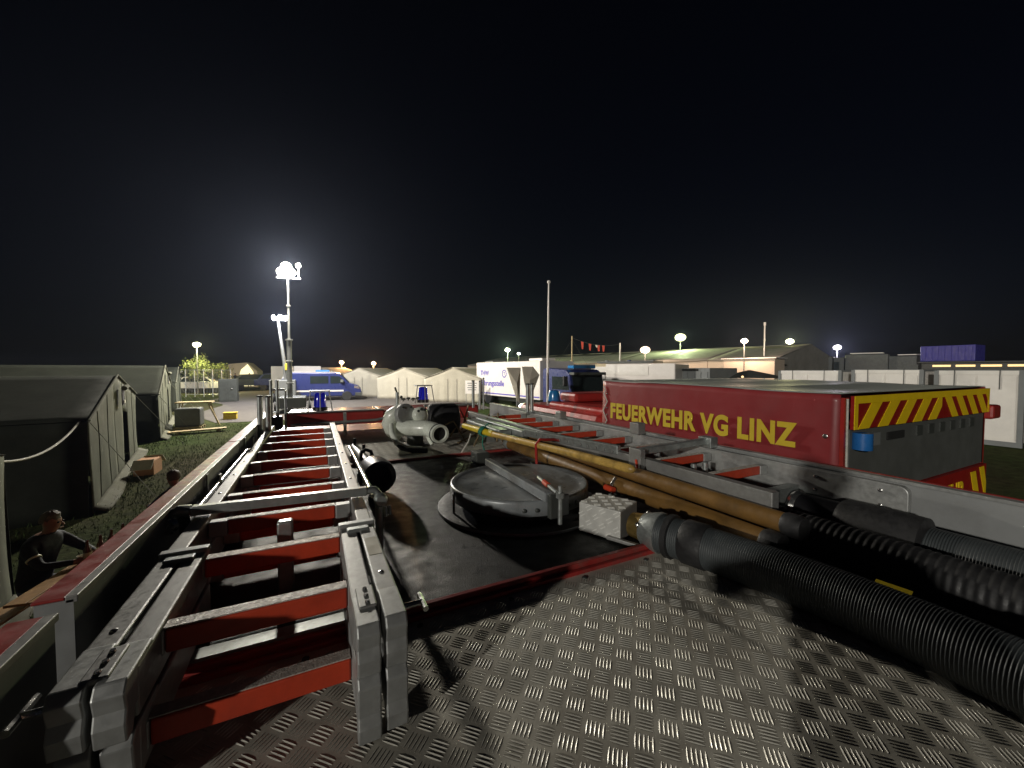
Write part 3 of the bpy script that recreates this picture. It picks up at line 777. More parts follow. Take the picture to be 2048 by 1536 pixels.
d0 = (Vector((1.175, 0.93, -0.607)) - Vector(hpts[0])).normalized()
MB().lathe([(-0.02, 0.060), (0.0, 0.064), (0.035, 0.075), (0.05, 0.075)], Vector(hpts[0]) - d0 * 0.05, d0, 28).build('collar', 'galv', h1, smooth=True)
MB().lathe([(0, 0.0745), (0.002, 0.079), (0.022, 0.079), (0.024, 0.0745)], Vector(hpts[0]) + d0 * 0.028, d0, 28).build('clamp_band', 'rubber', h1, smooth=True)
MB().lathe([(0.0, 0.0735), (0.004, 0.0765), (0.075, 0.0765), (0.08, 0.0735)], Vector(hpts[0]) + d0 * 0.09, d0, 28).build('sleeve', 'rubber', h1, smooth=True)
cst = Vector(hpts[0]) - d0 * 0.05
MB().tube([cst - d0 * 0.075, cst - d0 * 0.045, cst], [0.047, 0.050, 0.058], 24).build('coupling', 'brass', h1, smooth=True)
for k in range(4):
    t = math.radians(20 + 90 * k)
    e1_ = d0.orthogonal().normalized(); e2_ = d0.cross(e1_)
    MB().sphere(cst - d0 * 0.02 + (e1_ * math.cos(t) + e2_ * math.sin(t)) * 0.057, 0.011, 8, 6).build('coupling_lug', 'steel', h1, smooth=True)
MB().obox((1.30, 0.44, -0.555), (0.1, -1, 0), (1, 0.1, 0.4), (-0.4, 0, 1), 0.07, 0.03, 0.002).build('label_plate', 'yellow_paint', h1)

h2 = ribbed('pale ribbed hose beside the right parapet', [(1.80, 0.66, -0.600), (1.80, 0.45, -0.598), (1.80, 0.2, -0.598), (1.79, -0.4, -0.598)], 0.080, 0.0068, 'hose', amp=0.014)
MB().lathe([(0, 0.070), (0.01, 0.094), (0.10, 0.096), (0.22, 0.093), (0.24, 0.085)], (1.80, 0.52, -0.585), (0, 1, 0), 28).build('rubber_sleeve', 'rubber', h2, smooth=True)
MB().tube([(1.80, 0.76, -0.585), (1.80, 0.90, -0.58)], [0.075, 0.068], 24).build('coupling', 'black_plastic', h2, smooth=True)
MB().lathe([(0, 0.07), (0.015, 0.078), (0.03, 0.07)], (1.80, 0.90, -0.58), (0, 1, 0), 24).build('coupling_ring', 'steel', h2, smooth=True)
h3 = ribbed('black rubber hose lying between the pipes and the pale hose', [(1.60, 1.25, -0.60), (1.60, 0.8, -0.600), (1.60, 0.35, -0.602), (1.60, -0.4, -0.602)], 0.072, 0.02, 'rubber', amp=0.02)
MB().lathe([(0, 0.06), (0.01, 0.078), (0.12, 0.08), (0.14, 0.062)], (1.60, 1.05, -0.60), (0, 1, 0), 24).build('coupling', 'black_plastic', h3, smooth=True)
MB().lathe([(0, 0.074), (0.01, 0.079), (0.07, 0.079), (0.08, 0.074)], (1.240, 0.075, -0.607), (0, 1, 0), 26).build('sleeve', 'galv', h1, smooth=True)

# ------------------------------------------------------------------ water monitor, bag, nozzle
mo = thing('water_monitor', (0.80, 3.55, ZF), 'white water monitor with a wide round nozzle on the roof', 'water cannon')
MB().lathe([(0, 0.12), (0.015, 0.12), (0.02, 0.075), (0.10, 0.07), (0.11, 0.09), (0.13, 0.09)], (0.80, 3.55, ZF), n=28).build('base', 'dark_grey', mo, smooth=True)
MB().tube([(0.63, 3.45, -0.50), (0.74, 3.40, -0.50), (0.845, 3.35, -0.502), (0.885, 3.30, -0.512), (0.900, 3.23, -0.520), (0.905, 3.19, -0.522)], [0.062, 0.068, 0.068, 0.071, 0.072, 0.068], 24).build('barrel', 'monitor', mo, smooth=True)
MB().lathe([(0, 0.062), (0.012, 0.078), (0.05, 0.080), (0.062, 0.075), (0.062, 0.058), (0.005, 0.050)], (0.907, 3.195, -0.524), (0.10, -1, -0.05), 32, caps=False).build('nozzle', 'monitor', mo, smooth=True)
MB().lathe([(0, 0.079), (0.004, 0.0835), (0.012, 0.0835), (0.016, 0.079)], (0.909, 3.172, -0.525), (0.10, -1, -0.05), 32).build('nozzle_ring', 'black_plastic', mo, smooth=True)
MB().lathe([(0, 0.056), (0.006, 0.05)], (0.908, 3.185, -0.5245), (0.10, -1, -0.05), 28).build('bore', 'dark_gap', mo)
MB().tube([(0.66, 3.60, -0.60), (0.60, 3.57, -0.54), (0.575, 3.54, -0.47), (0.60, 3.51, -0.40), (0.66, 3.50, -0.365), (0.73, 3.51, -0.37)], [0.05, 0.058, 0.066, 0.072, 0.072, 0.066], 22).build('swivel_bend', 'monitor', mo, smooth=True)
MB().lathe([(-0.05, 0.05), (-0.045, 0.085), (-0.03, 0.092), (0.03, 0.092), (0.045, 0.085), (0.05, 0.05)], (0.69, 3.46, -0.385), (0.30, -1, 0.15), 30).build('gear_case', 'alu_dull', mo, smooth=True)
for k in range(6):
    t = math.radians(60 * k)
    MB().lathe([(0, 0.009), (0.008, 0.009)], (0.703 + 0.068 * math.cos(t), 3.412, -0.378 + 0.068 * math.sin(t)), (0.30, -1, 0.15), 8).build('bolt', 'dark_grey', mo)
MB().tube([(0.80, 3.56, -0.60), (0.81, 3.55, -0.50), (0.81, 3.52, -0.44)], [0.07, 0.075, 0.08], 20).build('pedestal', 'monitor', mo, smooth=True)
MB().lathe([(-0.055, 0.04), (-0.05, 0.066), (0.03, 0.070), (0.05, 0.055), (0.056, 0.03)], (0.815, 3.44, -0.395), (0.25, -1, 0.2), 28).build('hub', 'monitor', mo, smooth=True)
for k in range(3):
    t = math.radians(60 + 40 * k)
    MB().lathe([(0, 0.012), (0.01, 0.012)], (0.828 + 0.045 * math.cos(t), 3.395, -0.385 + 0.045 * math.sin(t)), (0.25, -1, 0.2), 10).build('bolt', 'dark_grey', mo)
MB().tube([(0.57, 3.42, -0.46), (0.565, 3.36, -0.53), (0.59, 3.27, -0.60), (0.66, 3.22, -0.635), (0.78, 3.20, -0.645)], [0.02, 0.024, 0.022, 0.020, 0.018], 12).build('handle_arm', 'monitor', mo, smooth=True)
MB().tube([(0.585, 3.29, -0.59), (0.62, 3.235, -0.632), (0.70, 3.205, -0.655), (0.82, 3.19, -0.66)], 0.022, 10).build('handle_grip', 'black_plastic', mo, smooth=True)
MB().tube([(0.86, 3.32, -0.56), (0.865, 3.28, -0.60), (0.875, 3.235, -0.63)], [0.022, 0.02, 0.016], 12).build('bracket', 'monitor', mo, smooth=True)
MB().tube([(0.66, 3.62, -0.42), (0.66, 3.62, -0.20)], 0.015, 10).build('riser_tube', 'galv', mo, smooth=True)
MB().tube([(0.655, 3.62, -0.20), (0.64, 3.62, -0.155)], 0.008, 8).build('riser_lever', 'dark_grey', mo, smooth=True)
MB().sphere((0.695, 3.62, -0.245), 0.014, 8, 6).build('riser_knob', 'dark_grey', mo, smooth=True)
for k in range(4):
    MB().lathe([(0, 0.006), (0.012, 0.006), (0.014, 0.018), (0.024, 0.020), (0.03, 0.012)], (0.71 + 0.043 * k, 3.60, -0.283 + 0.006 * (k % 2)), n=12).build('valve_knob', 'dark_grey', mo, smooth=True)

bg = thing('equipment_bag', (1.22, 3.95, ZF), 'black round equipment bag behind the water monitor', 'bag')
MB().lathe([(0, 0.10), (0.015, 0.145), (0.05, 0.165), (0.28, 0.165), (0.315, 0.145), (0.33, 0.10)], (1.02, 3.98, -0.51), (1, -0.15, 0), 28).build('body', 'rubber', bg, smooth=True)
MB().tube([(1.0, 3.96, -0.40), (0.98, 3.93, -0.46), (0.99, 3.92, -0.52)], 0.02, 10).build('strap', 'black_plastic', bg, smooth=True)
for y in (3.8, 4.12):
    MB().box(1.02, 1.34, y - 0.02, y + 0.02, ZF, -0.642).build('bag_cradle', 'galv', fe)

nz = thing('hose_nozzle', (0.30, 2.7, -0.6), 'black and silver hollow jet nozzle lying beside the left ladder', 'nozzle')
Pn = [Vector((0.262, 3.25, -0.60)), Vector((0.270, 2.95, -0.595)), Vector((0.285, 2.55, -0.585)), Vector((0.292, 2.42, -0.582))]
MB().tube(Pn[:3], [0.030, 0.034, 0.038], 18).build('barrel', 'alu_dull', nz, smooth=True)
dn = (Pn[3] - Pn[2]).normalized()
MB().lathe([(0, 0.040), (0.01, 0.046), (0.09, 0.048), (0.12, 0.062), (0.14, 0.066)], Pn[2], dn, 24).build('neck', 'black_plastic', nz, smooth=True)
MB().lathe([(0.14, 0.066), (0.145, 0.074), (0.155, 0.074), (0.16, 0.066)], Pn[2], dn, 28).build('ring', 'galv', nz, smooth=True)
MB().lathe([(0.16, 0.066), (0.175, 0.086), (0.30, 0.092), (0.36, 0.086), (0.37, 0.06), (0.25, 0.05)], Pn[2], dn, 28).build('bumper', 'black_plastic', nz, smooth=True)
MB().tube([(0.25, 2.60, -0.56), (0.255, 2.66, -0.525), (0.285, 2.68, -0.515), (0.315, 2.66, -0.525), (0.32, 2.60, -0.56)], 0.011, 10).build('shutoff_bow', 'black_plastic', nz, smooth=True)
MB().tube([(0.285, 2.80, -0.56), (0.287, 2.80, -0.50)], 0.011, 8).build('grip', 'black_plastic', nz, smooth=True)
MB().tube([(0.262, 3.2, -0.57), (0.264, 3.2, -0.52)], 0.011, 8).build('grip', 'black_plastic', nz, smooth=True)
for y in (2.55, 3.1):
    MB().box(0.22, 0.34, y - 0.015, y + 0.015, ZF - 0.003, -0.630).build('nozzle_cradle', 'galv', fe)

# tangled brown net and cords at the front right
nt_ = thing('cord_tangle', (1.35, 3.4, ZF), 'tangle of pale brown cords beside the yellow shaft head', 'cords')
random.seed(3)
M['cord'] = pm('brown_cord', (0.25, 0.19, 0.10), 0.8, 0, 0.3, 30)
for k in range(9):
    a = (random.uniform(1.0, 1.75), random.uniform(3.15, 4.2), ZF + 0.02); b = (random.uniform(1.05, 1.75), random.uniform(3.1, 4.4), ZF + 0.02)
    mid = ((a[0] + b[0]) / 2 + random.uniform(-.1, .1), (a[1] + b[1]) / 2, ZF + random.uniform(0.08, 0.28))
    MB().tube([a, tuple(0.35 * a[i] + 0.65 * mid[i] for i in range(3)), mid, tuple(0.35 * b[i] + 0.65 * mid[i] for i in range(3)), b], 0.008, 6).build('cord', 'cord', nt_, smooth=True)
MB().tube([(1.13, 3.0, -0.52), (1.10, 2.98, -0.58), (1.06, 3.03, ZF + 0.008)], 0.006, 6).build('cord', 'rope', nt_, smooth=True)

# ------------------------------------------------------------------ tarpaulin truck alongside
TX0, TX1, TY0, TY1 = 2.76, 5.16, 1.19, 3.32
ZTOP = -0.145
tt = thing('tarpaulin_truck', (3.96, 3.0, -CZ), 'red tarpaulin fire truck with yellow FEUERWEHR VG LINZ lettering', 'truck')
def tarp_side(u, v):
    y = TY0 + (TY1 - TY0) * u; z = -0.83 + (ZTOP - 0.004 * math.sin(u * 9) + 0.03 * u + 0.83) * v
    if v == 0:
        z += 0.012 * math.sin(u * 14)
    bulge = 0.016 * math.sin(math.pi * v) * math.sin(math.pi * u) + 0.006 * math.sin(u * 7 + v * 3)
    return (TX0 - bulge, y, z)
MB().grid(tarp_side, 40, 16).build('side_tarp', 'red_tarp', tt, smooth=True, solid=0.004)
MB().grid(lambda u, v: (TX1, TY0 + (TY1 - TY0) * u, -0.83 + (ZTOP + 0.83) * v), 10, 6).build('side_tarp', 'red_tarp', tt, smooth=True, solid=0.004)
def tarp_top(u, v):
    x = TX0 + 0.003 + (TX1 - TX0 - 0.006) * u; y = TY0 + (TY1 - TY0) * v
    return (x, y, ZTOP + 0.03 * v + 0.006 - 0.028 * abs(math.sin(v * math.pi * 3.0)) * math.sin(math.pi * min(max(u, 0.03), 0.97)) - 0.004 * math.sin(v * 9))
MB().grid(tarp_top, 24, 48).build('roof_tarp', 'tarp_roof', tt, smooth=True, solid=0.004)
MB().box(TX0 + 0.03, TX1 - 0.03, TY1 - 0.02, TY1, -0.83, ZTOP).build('front_board', 'red_tarp', tt)
MB().box(TX0 + 0.02, TX1 - 0.02, TY0 + 0.05, 5.4, -2.3, -0.86).build('chassis_body', 'red', tt, bevel=0.02)
MB().box(TX0 + 0.03, TX1 - 0.03, TY0 + 0.02, TY1 - 0.03, -0.86, -0.82).build('load_floor', 'dark_grey', tt)
lz = -0.487
text_part('FEUERWEHR VG LINZ', 0.205, (TX0 - 0.024, 3.175, lz), (0, -1, 0), (0, 0, 1), 'letter_yellow', tt, 'letter', thick=0.0090, width=0.81, spacing=1.105, letters=True)
# lacing of the tarp at the front corner
for z in (-0.25, -0.32, -0.40, -0.47, -0.54):
    MB().lathe([(0, 0.010), (0.006, 0.010), (0.009, 0.006)], (TX0 - 0.006, 3.245, z), (-1, 0, 0), 10).build('eyelet', 'steel', tt, smooth=True)
MB().tube([(TX0 - 0.012, 3.30, -0.17), (TX0 - 0.012, 3.27, -0.21), (TX0 - 0.012, 3.29, -0.25), (TX0 - 0.014, 3.235, -0.33), (TX0 - 0.014, 3.30, -0.43), (TX0 - 0.014, 3.24, -0.53), (TX0 - 0.012, 3.27, -0.57)], 0.006, 6).build('lacing_cord', 'rope', tt, smooth=True)
MB().lathe([(0, 0.014), (0.006, 0.014), (0.009, 0.008)], (TX0 - 0.006, TY0 + 0.07, -0.40), (-1, 0, 0), 12).build('eyelet', 'steel', tt, smooth=True)
# rear: striped board, dark panel, lower panel
def rear(x, z, y=TY0):
    return (x, y, z)
MB().box(TX0 + 0.02, TX0 + 0.07, TY0 - 0.01, TY0 + 0.02, -0.84, ZTOP - 0.02).build('corner_post', 'red', tt)
MB().box(TX1 - 0.07, TX1 - 0.02, TY0 - 0.01, TY0 + 0.02, -0.84, ZTOP - 0.02).build('corner_post', 'red', tt)
MB().tube([(TX0 + 0.03, TY0 - 0.02, -0.17), (TX0 + 0.035, TY0 - 0.02, -0.55), (TX0 + 0.06, TY0 - 0.02, -0.80)], 0.006, 8).build('shock_cord', 'rope', tt, smooth=True)
bx0, bx1, bz0, bz1 = TX0 + 0.085, TX1 - 0.03, -0.355, ZTOP - 0.01
board = MB().box(bx0, bx1, TY0 - 0.03, TY0 - 0.012, bz0, bz1).build('warning_board', 'refl_red', tt)
MB().box(bx0, bx1, TY0 - 0.034, TY0 - 0.0305, bz1 - 0.045, bz1).build('border', 'refl_yellow', board)
MB().box(bx0, bx0 + 0.04, TY0 - 0.034, TY0 - 0.0305, bz0, bz1 - 0.0455).build('border', 'refl_yellow', board)
MB().box(bx1 - 0.03, bx1, TY0 - 0.034, TY0 - 0.0305, bz0, bz1 - 0.0455).build('border', 'refl_yellow', board)
midx = bx0 + (bx1 - bx0) * 0.56
def clip_x(poly, x0, x1):
    for lim, sgn in ((x0, 1), (x1, -1)):
        out = []
        for i in range(len(poly)):
            a, b = poly[i], poly[(i + 1) % len(poly)]
            ia, ib = (a[0] - lim) * sgn >= 0, (b[0] - lim) * sgn >= 0
            if ia:
                out.append(a)
            if ia != ib:
                t = (lim - a[0]) / (b[0] - a[0]); out.append((lim, a[1] + (b[1] - a[1]) * t))
        poly = out
        if not poly:
            return []
    return poly
sw, sl = 0.135, 0.165
zt_, zb_ = bz1 - 0.0455, bz0
k = 0
while True:
    x = bx0 + 0.045 + k * 2 * sw * 0.93
    if x > midx + 0.1:
        break
    p = clip_x([(x, zb_), (x + sw, zb_), (x + sw + sl, zt_), (x + sl, zt_)], bx0 + 0.0405, midx)
    if len(p) >= 3:
        MB().prism([(a, TY0 - 0.034, b) for a, b in p], (0, 0.0035, 0)).build('stripe', 'refl_yellow', board)
    k += 1
k = 0
while k < 12:
    x = midx + 0.06 + k * 2 * sw * 0.80
    p = clip_x([(x + sl * 0.9, zb_), (x + sl * 0.9 + sw * 0.85, zb_), (x + sw * 0.85, zt_), (x, zt_)], midx, bx1 - 0.0305)
    if len(p) >= 3:
        MB().prism([(a, TY0 - 0.034, b) for a, b in p], (0, 0.0035, 0)).build('stripe', 'refl_yellow', board)
    k += 1
MB().box(TX0 + 0.09, TX1 - 0.05, TY0 - 0.010, TY0 + 0.03, -0.79, bz0 - 0.002).build('rear_panel', 'rear_grey', tt)
MB().tube([(TX0 + 0.155, TY0 - 0.045, -0.475), (TX0 + 0.155, TY0 - 0.045, -0.375)], 0.05, 16).build('rear_beacon', 'blue_box', tt, smooth=True)
MB().box(TX0 + 0.34, TX0 + 0.46, TY0 - 0.018, TY0 - 0.0105, -0.475, -0.395).build('tail_plate', 'container_grey', tt)
MB().box(TX0 + 0.56, TX0 + 0.80, TY0 - 0.02, TY0 - 0.0105, -0.455, -0.405).build('vent', 'dark_gap', tt)
for k in range(6):
    MB().box(TX0 + 1.0 + 0.20 * k, TX0 + 1.09 + 0.20 * k, TY0 - 0.02, TY0 - 0.0105, -0.46, -0.39).build('light_block', 'dark_grey', tt)
MB().box(TX1 - 0.03, TX1 + 0.16, TY0 - 0.06, TY0 + 0.12, -0.42, -0.30).build('side_marker', 'red', tt, bevel=0.02)
lp = MB().box(TX0 + 0.09, TX1 - 0.05, TY0 - 0.035, TY0 + 0.0, -1.6, -0.795).build('lower_panel', 'refl_red', tt)
for k in range(2):
    x = TX1 - 0.42 + 0.20 * k
    MB().prism([(x, TY0 - 0.039, -0.83), (x + 0.11, TY0 - 0.039, -0.83), (x + 0.25, TY0 - 0.039, -1.12), (x + 0.14, TY0 - 0.039, -1.12)] if k == 0 else [(x, TY0 - 0.039, -0.81), (x + 0.10, TY0 - 0.039, -0.81), (x + 0.165, TY0 - 0.039, -0.95), (x + 0.165, TY0 - 0.039, -1.12)], (0, 0.0035, 0)).build('stripe', 'refl_yellow', lp)
text_part('FEUERWEHR', 0.20, (TX1 - 0.55, TY0 - 0.037, -1.02), (1, 0, 0), (0, 0, 1), 'refl_yellow', tt, 'letter', thick=0.006, align='RIGHT', letters=True)
for y in (1.9, 5.0):
    for x in (TX0 + 0.15, TX1 - 0.15):
        wz = gz(x, y) + 0.5
        wh = MB().lathe([(-0.13, 0.3), (-0.13, 0.46), (-0.09, 0.5), (0.09, 0.5), (0.13, 0.46), (0.13, 0.3)], (x, y, wz), (1, 0, 0), 24).build('wheel', 'tyre', tt, smooth=True)
        MB().lathe([(-0.1, 0.29), (0.1, 0.29)], (x, y, wz), (1, 0, 0), 16).build('rim', 'alu_dull', wh)
# cab in front of the tarpaulin
cabp = [(TX0 + 0.02, 3.42, -2.3), (TX0 + 0.02, 5.85, -2.3), (TX0 + 0.02, 5.95, -1.5), (TX0 + 0.02, 5.55, -0.62), (TX0 + 0.02, 5.35, -0.50), (TX0 + 0.02, 3.42, -0.50)]
cb2 = MB().prism([(p[0] + 0.02, p[1], p[2]) for p in cabp], (2.32, 0, 0)).build('cab', 'red', tt, bevel=0.09)
MB().prism([(TX0 + 0.035, 4.4, -1.4), (TX0 + 0.035, 5.75, -1.4), (TX0 + 0.035, 5.45, -0.72), (TX0 + 0.035, 4.4, -0.72)], (0.004, 0, 0)).build('window', 'glass', cb2)
MB().tube([(TX0 + 0.18, 3.45, -0.485), (TX0 + 0.18, 4.6, -0.485)], 0.055, 14).build('roof_tube', 'red', cb2, smooth=True)
MB().tube([(TX0 + 0.035, 3.46, -0.70), (TX0 + 0.035, 4.75, -0.70)], 0.02, 10).build('gutter', 'red', cb2, smooth=True)
MB().box(3.55, 4.5, 4.9, 5.35, -0.495, -0.36).build('roof_box', 'red', cb2, bevel=0.04)
bb = MB().lathe([(0, 0.10), (0.04, 0.10), (0.045, 0.09), (0.15, 0.088), (0.19, 0.07), (0.2, 0.03)], (3.22, 5.0, -0.50), n=20).build('roof_beacon', 'beacon_cyan', cb2, smooth=True)
MB().lathe([(0.0, 0.105), (0.04, 0.105)], (3.22, 5.0, -0.505), n=20).build('beacon_foot', 'black_plastic', bb, smooth=True)

# ------------------------------------------------------------------ olive tents on the left
def army_tent(label, a, b, ridge_h, eave_h, depth, open_door=True, mat='canvas', trim=True, group='olive army tents'):
    """a, b = ground corners of the gable that faces the fire engine; the tent runs away to the left of a -> b"""
    A2 = Vector((a[0], a[1], gz(*a))); B2 = Vector((b[0], b[1], gz(*b)))
    d = (B2 - A2); d.z = 0; W = d.length; d.normalize(); n = Vector((-d.y, d.x, 0))  # into the tent
    t = thing('army_tent', tuple((A2 + B2) / 2 + n * depth / 2), label, 'tent', group)
    base = lambda u: A2.lerp(B2, u)
    def top(u):
        e = 1 - abs(2 * u - 1)
        return eave_h + (ridge_h - eave_h) * e
    def gable(u, v):
        p = base(u); z = top(u) * v
        out = -0.03 * (1 - v) ** 2 - 0.02 * math.sin(u * 11) * math.sin(math.pi * v) - 0.012 * math.sin(u * 29 + v * 4) * (1 - v)
        q = p + n * out
        return (q.x, q.y, p.z + z)
    # gable in three panels with a dark slit of a doorway between the last two
    if open_door:
        d0_, d1_, d2_ = 0.44, 0.60, 0.70
        MB().grid(lambda u, v: gable(d0_ * u, v), 16, 12).build('gable', 'canvas_gable_lit', t, smooth=True, solid=0.006)
        MB().grid(lambda u, v: gable(d0_ + (d1_ - d0_) * u, v) if v > 0.0 else gable(d0_ + (d1_ - d0_) * u, v), 8, 12).build('door_flap', 'canvas_gable_lit', t, smooth=True, solid=0.006)
        MB().grid(lambda u, v: gable(d2_ + (1 - d2_) * u, v), 10, 12).build('gable', 'canvas_gable_lit', t, smooth=True, solid=0.006)
        MB().grid(lambda u, v: gable(d1_ + (d2_ - d1_) * u, 0.66 + 0.34 * v), 4, 5).build('gable', 'canvas_gable_lit', t, smooth=True, solid=0.006)
        q0 = base(d1_ - 0.02) + n * 0.5; q1 = base(d2_ + 0.02) + n * 0.5
        MB().prism([q0, q1, q1 + Vector((0, 0, 1.7)), q0 + Vector((0, 0, 1.7))], n * 0.02).build('dark_interior', 'dark_gap', t)
        # small window flap and its rolled cover
        pw = base(0.53) - n * 0.09
        zc = pw.z + top(0.53) * 0.80
        MB().obox((pw.x, pw.y, zc), d, n, (0, 0, 1), 0.30, 0.02, 0.42).build('window_flap', 'dark_gap', t)
        MB().tube([(pw.x - d.x * 0.2 - n.x * .05, pw.y - d.y * 0.2 - n.y * .05, zc + 0.22), (pw.x + d.x * 0.2 - n.x * .05, pw.y + d.y * 0.2 - n.y * .05, zc + 0.26)], 0.06, 8).build('rolled_cover', 'canvas_light', t, smooth=True)
        MB().obox((pw.x - n.x * .03, pw.y - n.y * .03, zc - 0.12), d, n, (0, 0, 1), 0.12, 0.01, 0.08).build('paper_note', 'paper', t)
    else:
        MB().grid(gable, 24, 12).build('gable', 'canvas_gable_lit', t, smooth=True, solid=0.006)
    for side in (0, 1):
        def slope(u, v, side=side):
            uu = (0.5 * v) if side == 0 else (1 - 0.5 * v)
            p = base(uu) + n * (depth * u - 0.015)
            sag = -0.06 * math.sin(math.pi * v) * min(1, u * 5) * (0.5 + 0.5 * abs(math.sin(u * math.pi * 3)))
            return (p.x, p.y, p.z + top(uu) + 0.015 + sag)
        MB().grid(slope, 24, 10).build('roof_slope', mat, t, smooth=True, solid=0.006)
        def wall(u, v, side=side):
            p = base(side) + n * (depth * u)
            off = d * ((-0.14 if side == 0 else 0.14) * (1 - v) ** 1.5 + (0.04 * math.sin(u * 17)) * math.sin(math.pi * v) * (1 if side else -1))
            return (p.x + off.x, p.y + off.y, p.z + eave_h * v)
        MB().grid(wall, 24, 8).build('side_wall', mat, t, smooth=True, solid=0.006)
    back = lambda u, v: tuple(Vector((base(u).x, base(u).y, base(u).z + top(u) * v)) + n * depth)
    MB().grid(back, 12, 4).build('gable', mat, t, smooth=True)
    if trim:
        p0 = base(0) + Vector((0, 0, eave_h + 0.02)) - n * 0.03; p1 = base(0.5) + Vector((0, 0, ridge_h + 0.03)) - n * 0.03
        MB().tube([p0, p1], 0.022, 8).build('piping', 'canvas_light', t, smooth=True)
        p2 = base(1) + Vector((0, 0, eave_h + 0.02)) - n * 0.03
        MB().tube([p1, p2], 0.018, 8).build('piping', 'canvas_light', t, smooth=True)
    # mud flap along the foot
    def flap(u, v):
        p = base(u) - n * (0.03 + 0.26 * v * (0.8 + 0.2 * math.sin(u * 9)))
        return (p.x, p.y, gz(p.x, p.y) + 0.015 + 0.10 * (1 - v))
    for us in (0.13, 0.30, 0.86):
        MB().tube([tuple(Vector(gable(us, vv)) - n * 0.008) for vv in np.linspace(0.02, 0.98, 7)], 0.008, 5).build('seam', 'canvas_gable_lit', t, smooth=True)
    for us in (0.02, 0.98):
        pe = base(us) + Vector((0, 0, eave_h)); pk_ = base(us) - n * 1.1 + d * (-0.5 if us < 0.5 else 0.5)
        gz_ = gz(pk_.x, pk_.y)
        if pk_.x < -2.6 and pk_.y > 9:
            MB().tube([pe, (pk_.x, pk_.y, gz_ + 0.04)], 0.006, 5).build('guy_line', 'canvas_light', t)
            MB().tube([(pk_.x, pk_.y, gz_ - 0.05), (pk_.x - 0.02, pk_.y, gz_ + 0.12)], 0.012, 6).build('peg', 'galv', t)
    MB().grid(flap, 18, 4).build('mud_flap', 'canvas_light', t, smooth=True, solid=0.004)
    return t, base, d, n
t1, b1, d1_, n1_ = army_tent('olive army tent nearest the fire engine, its pale edged gable half open', (-3.9, 10.3), (-5.05, 16.3), 2.52, 1.80, 9.0)
t2, *_ = army_tent('second olive army tent behind the near one, door slit open', (-4.95, 17.9), (-6.15, 24.0), 2.55, 1.62, 5.0)
t3, *_ = army_tent('third olive army tent, farthest along the left row', (-6.6, 26.5), (-7.7, 32.0), 2.32, 1.5, 4.5)
t0, *_ = army_tent('olive army tent cut off by the left picture edge', (-2.55, 2.2), (-3.42, 7.05), 2.5, 1.85, 8.0, open_door=False, trim=False)
rp0 = Vector((-4.03, 10.42, -0.96)); rp1 = Vector((-3.6, 7.2, -1.13))
gy = thing('guy_rope', tuple(rp1), 'pale guy rope sagging from the nearest tent eave to the left', 'rope')
MB().tube([rp0.lerp(rp1, s) + Vector((0, 0, -0.55 * 4 * s * (1 - s) * 0.42)) for s in np.linspace(0, 1, 14)], 0.016, 6).build('line', 'rope', gy, smooth=True)

# things standing between the tents
def at_ground(x, y):
    return (x, y, gz(x, y))
bxx = thing('cardboard_box', at_ground(-3.92, 13.3), 'open cardboard box with flaps by the nearest tent door', 'box')
cx_, cy_, cz_ = at_ground(-3.92, 13.3)
MB().box(cx_ - 0.2, cx_ + 0.2, cy_ - 0.3, cy_ + 0.3, cz_, cz_ + 0.36).build('carton', 'cardboard', bxx)
for sx, ang in ((-1, 0.9), (1, -0.7)):
    MB().obox((cx_ + 0.02, cy_ + sx * 0.44, cz_ + 0.30), (1, 0, 0), (0, 1, -0.8 * sx), (0, 0.8 * sx, 1), 0.4, 0.32, 0.012).build('flap', 'paper', bxx)
tr = thing('trestle_table', at_ground(-4.5, 21.2), 'wooden trestle with a board on top between the olive tents', 'table')
x_, y_, z_ = at_ground(-4.5, 21.2)
MB().box(x_ - 0.75, x_ + 0.5, y_ - 0.3, y_ + 0.3, z_ + 0.98, z_ + 1.03).build('board', 'plank', tr)
for a, b in (((0.35, -0.2), (0.75, -0.25)), ((0.35, 0.2), (0.6, 0.3)), ((-0.6, -0.2), (-0.75, -0.25)), ((-0.6, 0.2), (-0.75, 0.25))):
    MB().bar((x_ + a[0], y_ + a[1], z_ + 0.98), (x_ + b[0], y_ + b[1], gz(x_ + b[0], y_ + b[1])), 0.05, 0.05).build('leg', 'plank', tr)
wc = thing('wrapped_pallet', at_ground(-4.65, 20.4), 'clear wrapped pallet load under the trestle board', 'pallet')
x_, y_, z_ = at_ground(-4.65, 20.4)
MB().box(x_ - 0.42, x_ + 0.42, y_ - 0.35, y_ + 0.35, z_ + 0.12, z_ + 0.86).build('load', 'roller', wc, bevel=0.06)
for k in range(3):
    MB().box(x_ - 0.45, x_ + 0.45, y_ - 0.38 + 0.33 * k, y_ - 0.28 + 0.33 * k, z_, z_ + 0.10).build('pallet_board', 'plank', wc)
pb = thing('timber_board', at_ground(-4.1, 19.3), 'pale timber board lying on the grass by the second tent', 'board')
x_, y_, z_ = at_ground(-4.1, 19.3)
MB().bar((-5.0, 19.0, gz(-5, 19) + 0.10), (-3.25, 19.4, gz(-3.2, 19.4) + 0.12), 0.35, 0.05).build('plank', 'plank', pb)
for xx, yy in ((-4.7, 19.07), (-3.5, 19.35)):
    MB().box(xx - 0.05, xx + 0.05, yy - 0.15, yy + 0.15, gz(xx, yy), gz(xx, yy) + 0.08).build('batten', 'plank', pb)
yb = thing('yellow_crate', at_ground(-3.62, 22.6), 'small yellow crate on the grass edge of the yard', 'crate')
x_, y_, z_ = at_ground(-3.62, 22.6)
m_ = MB()
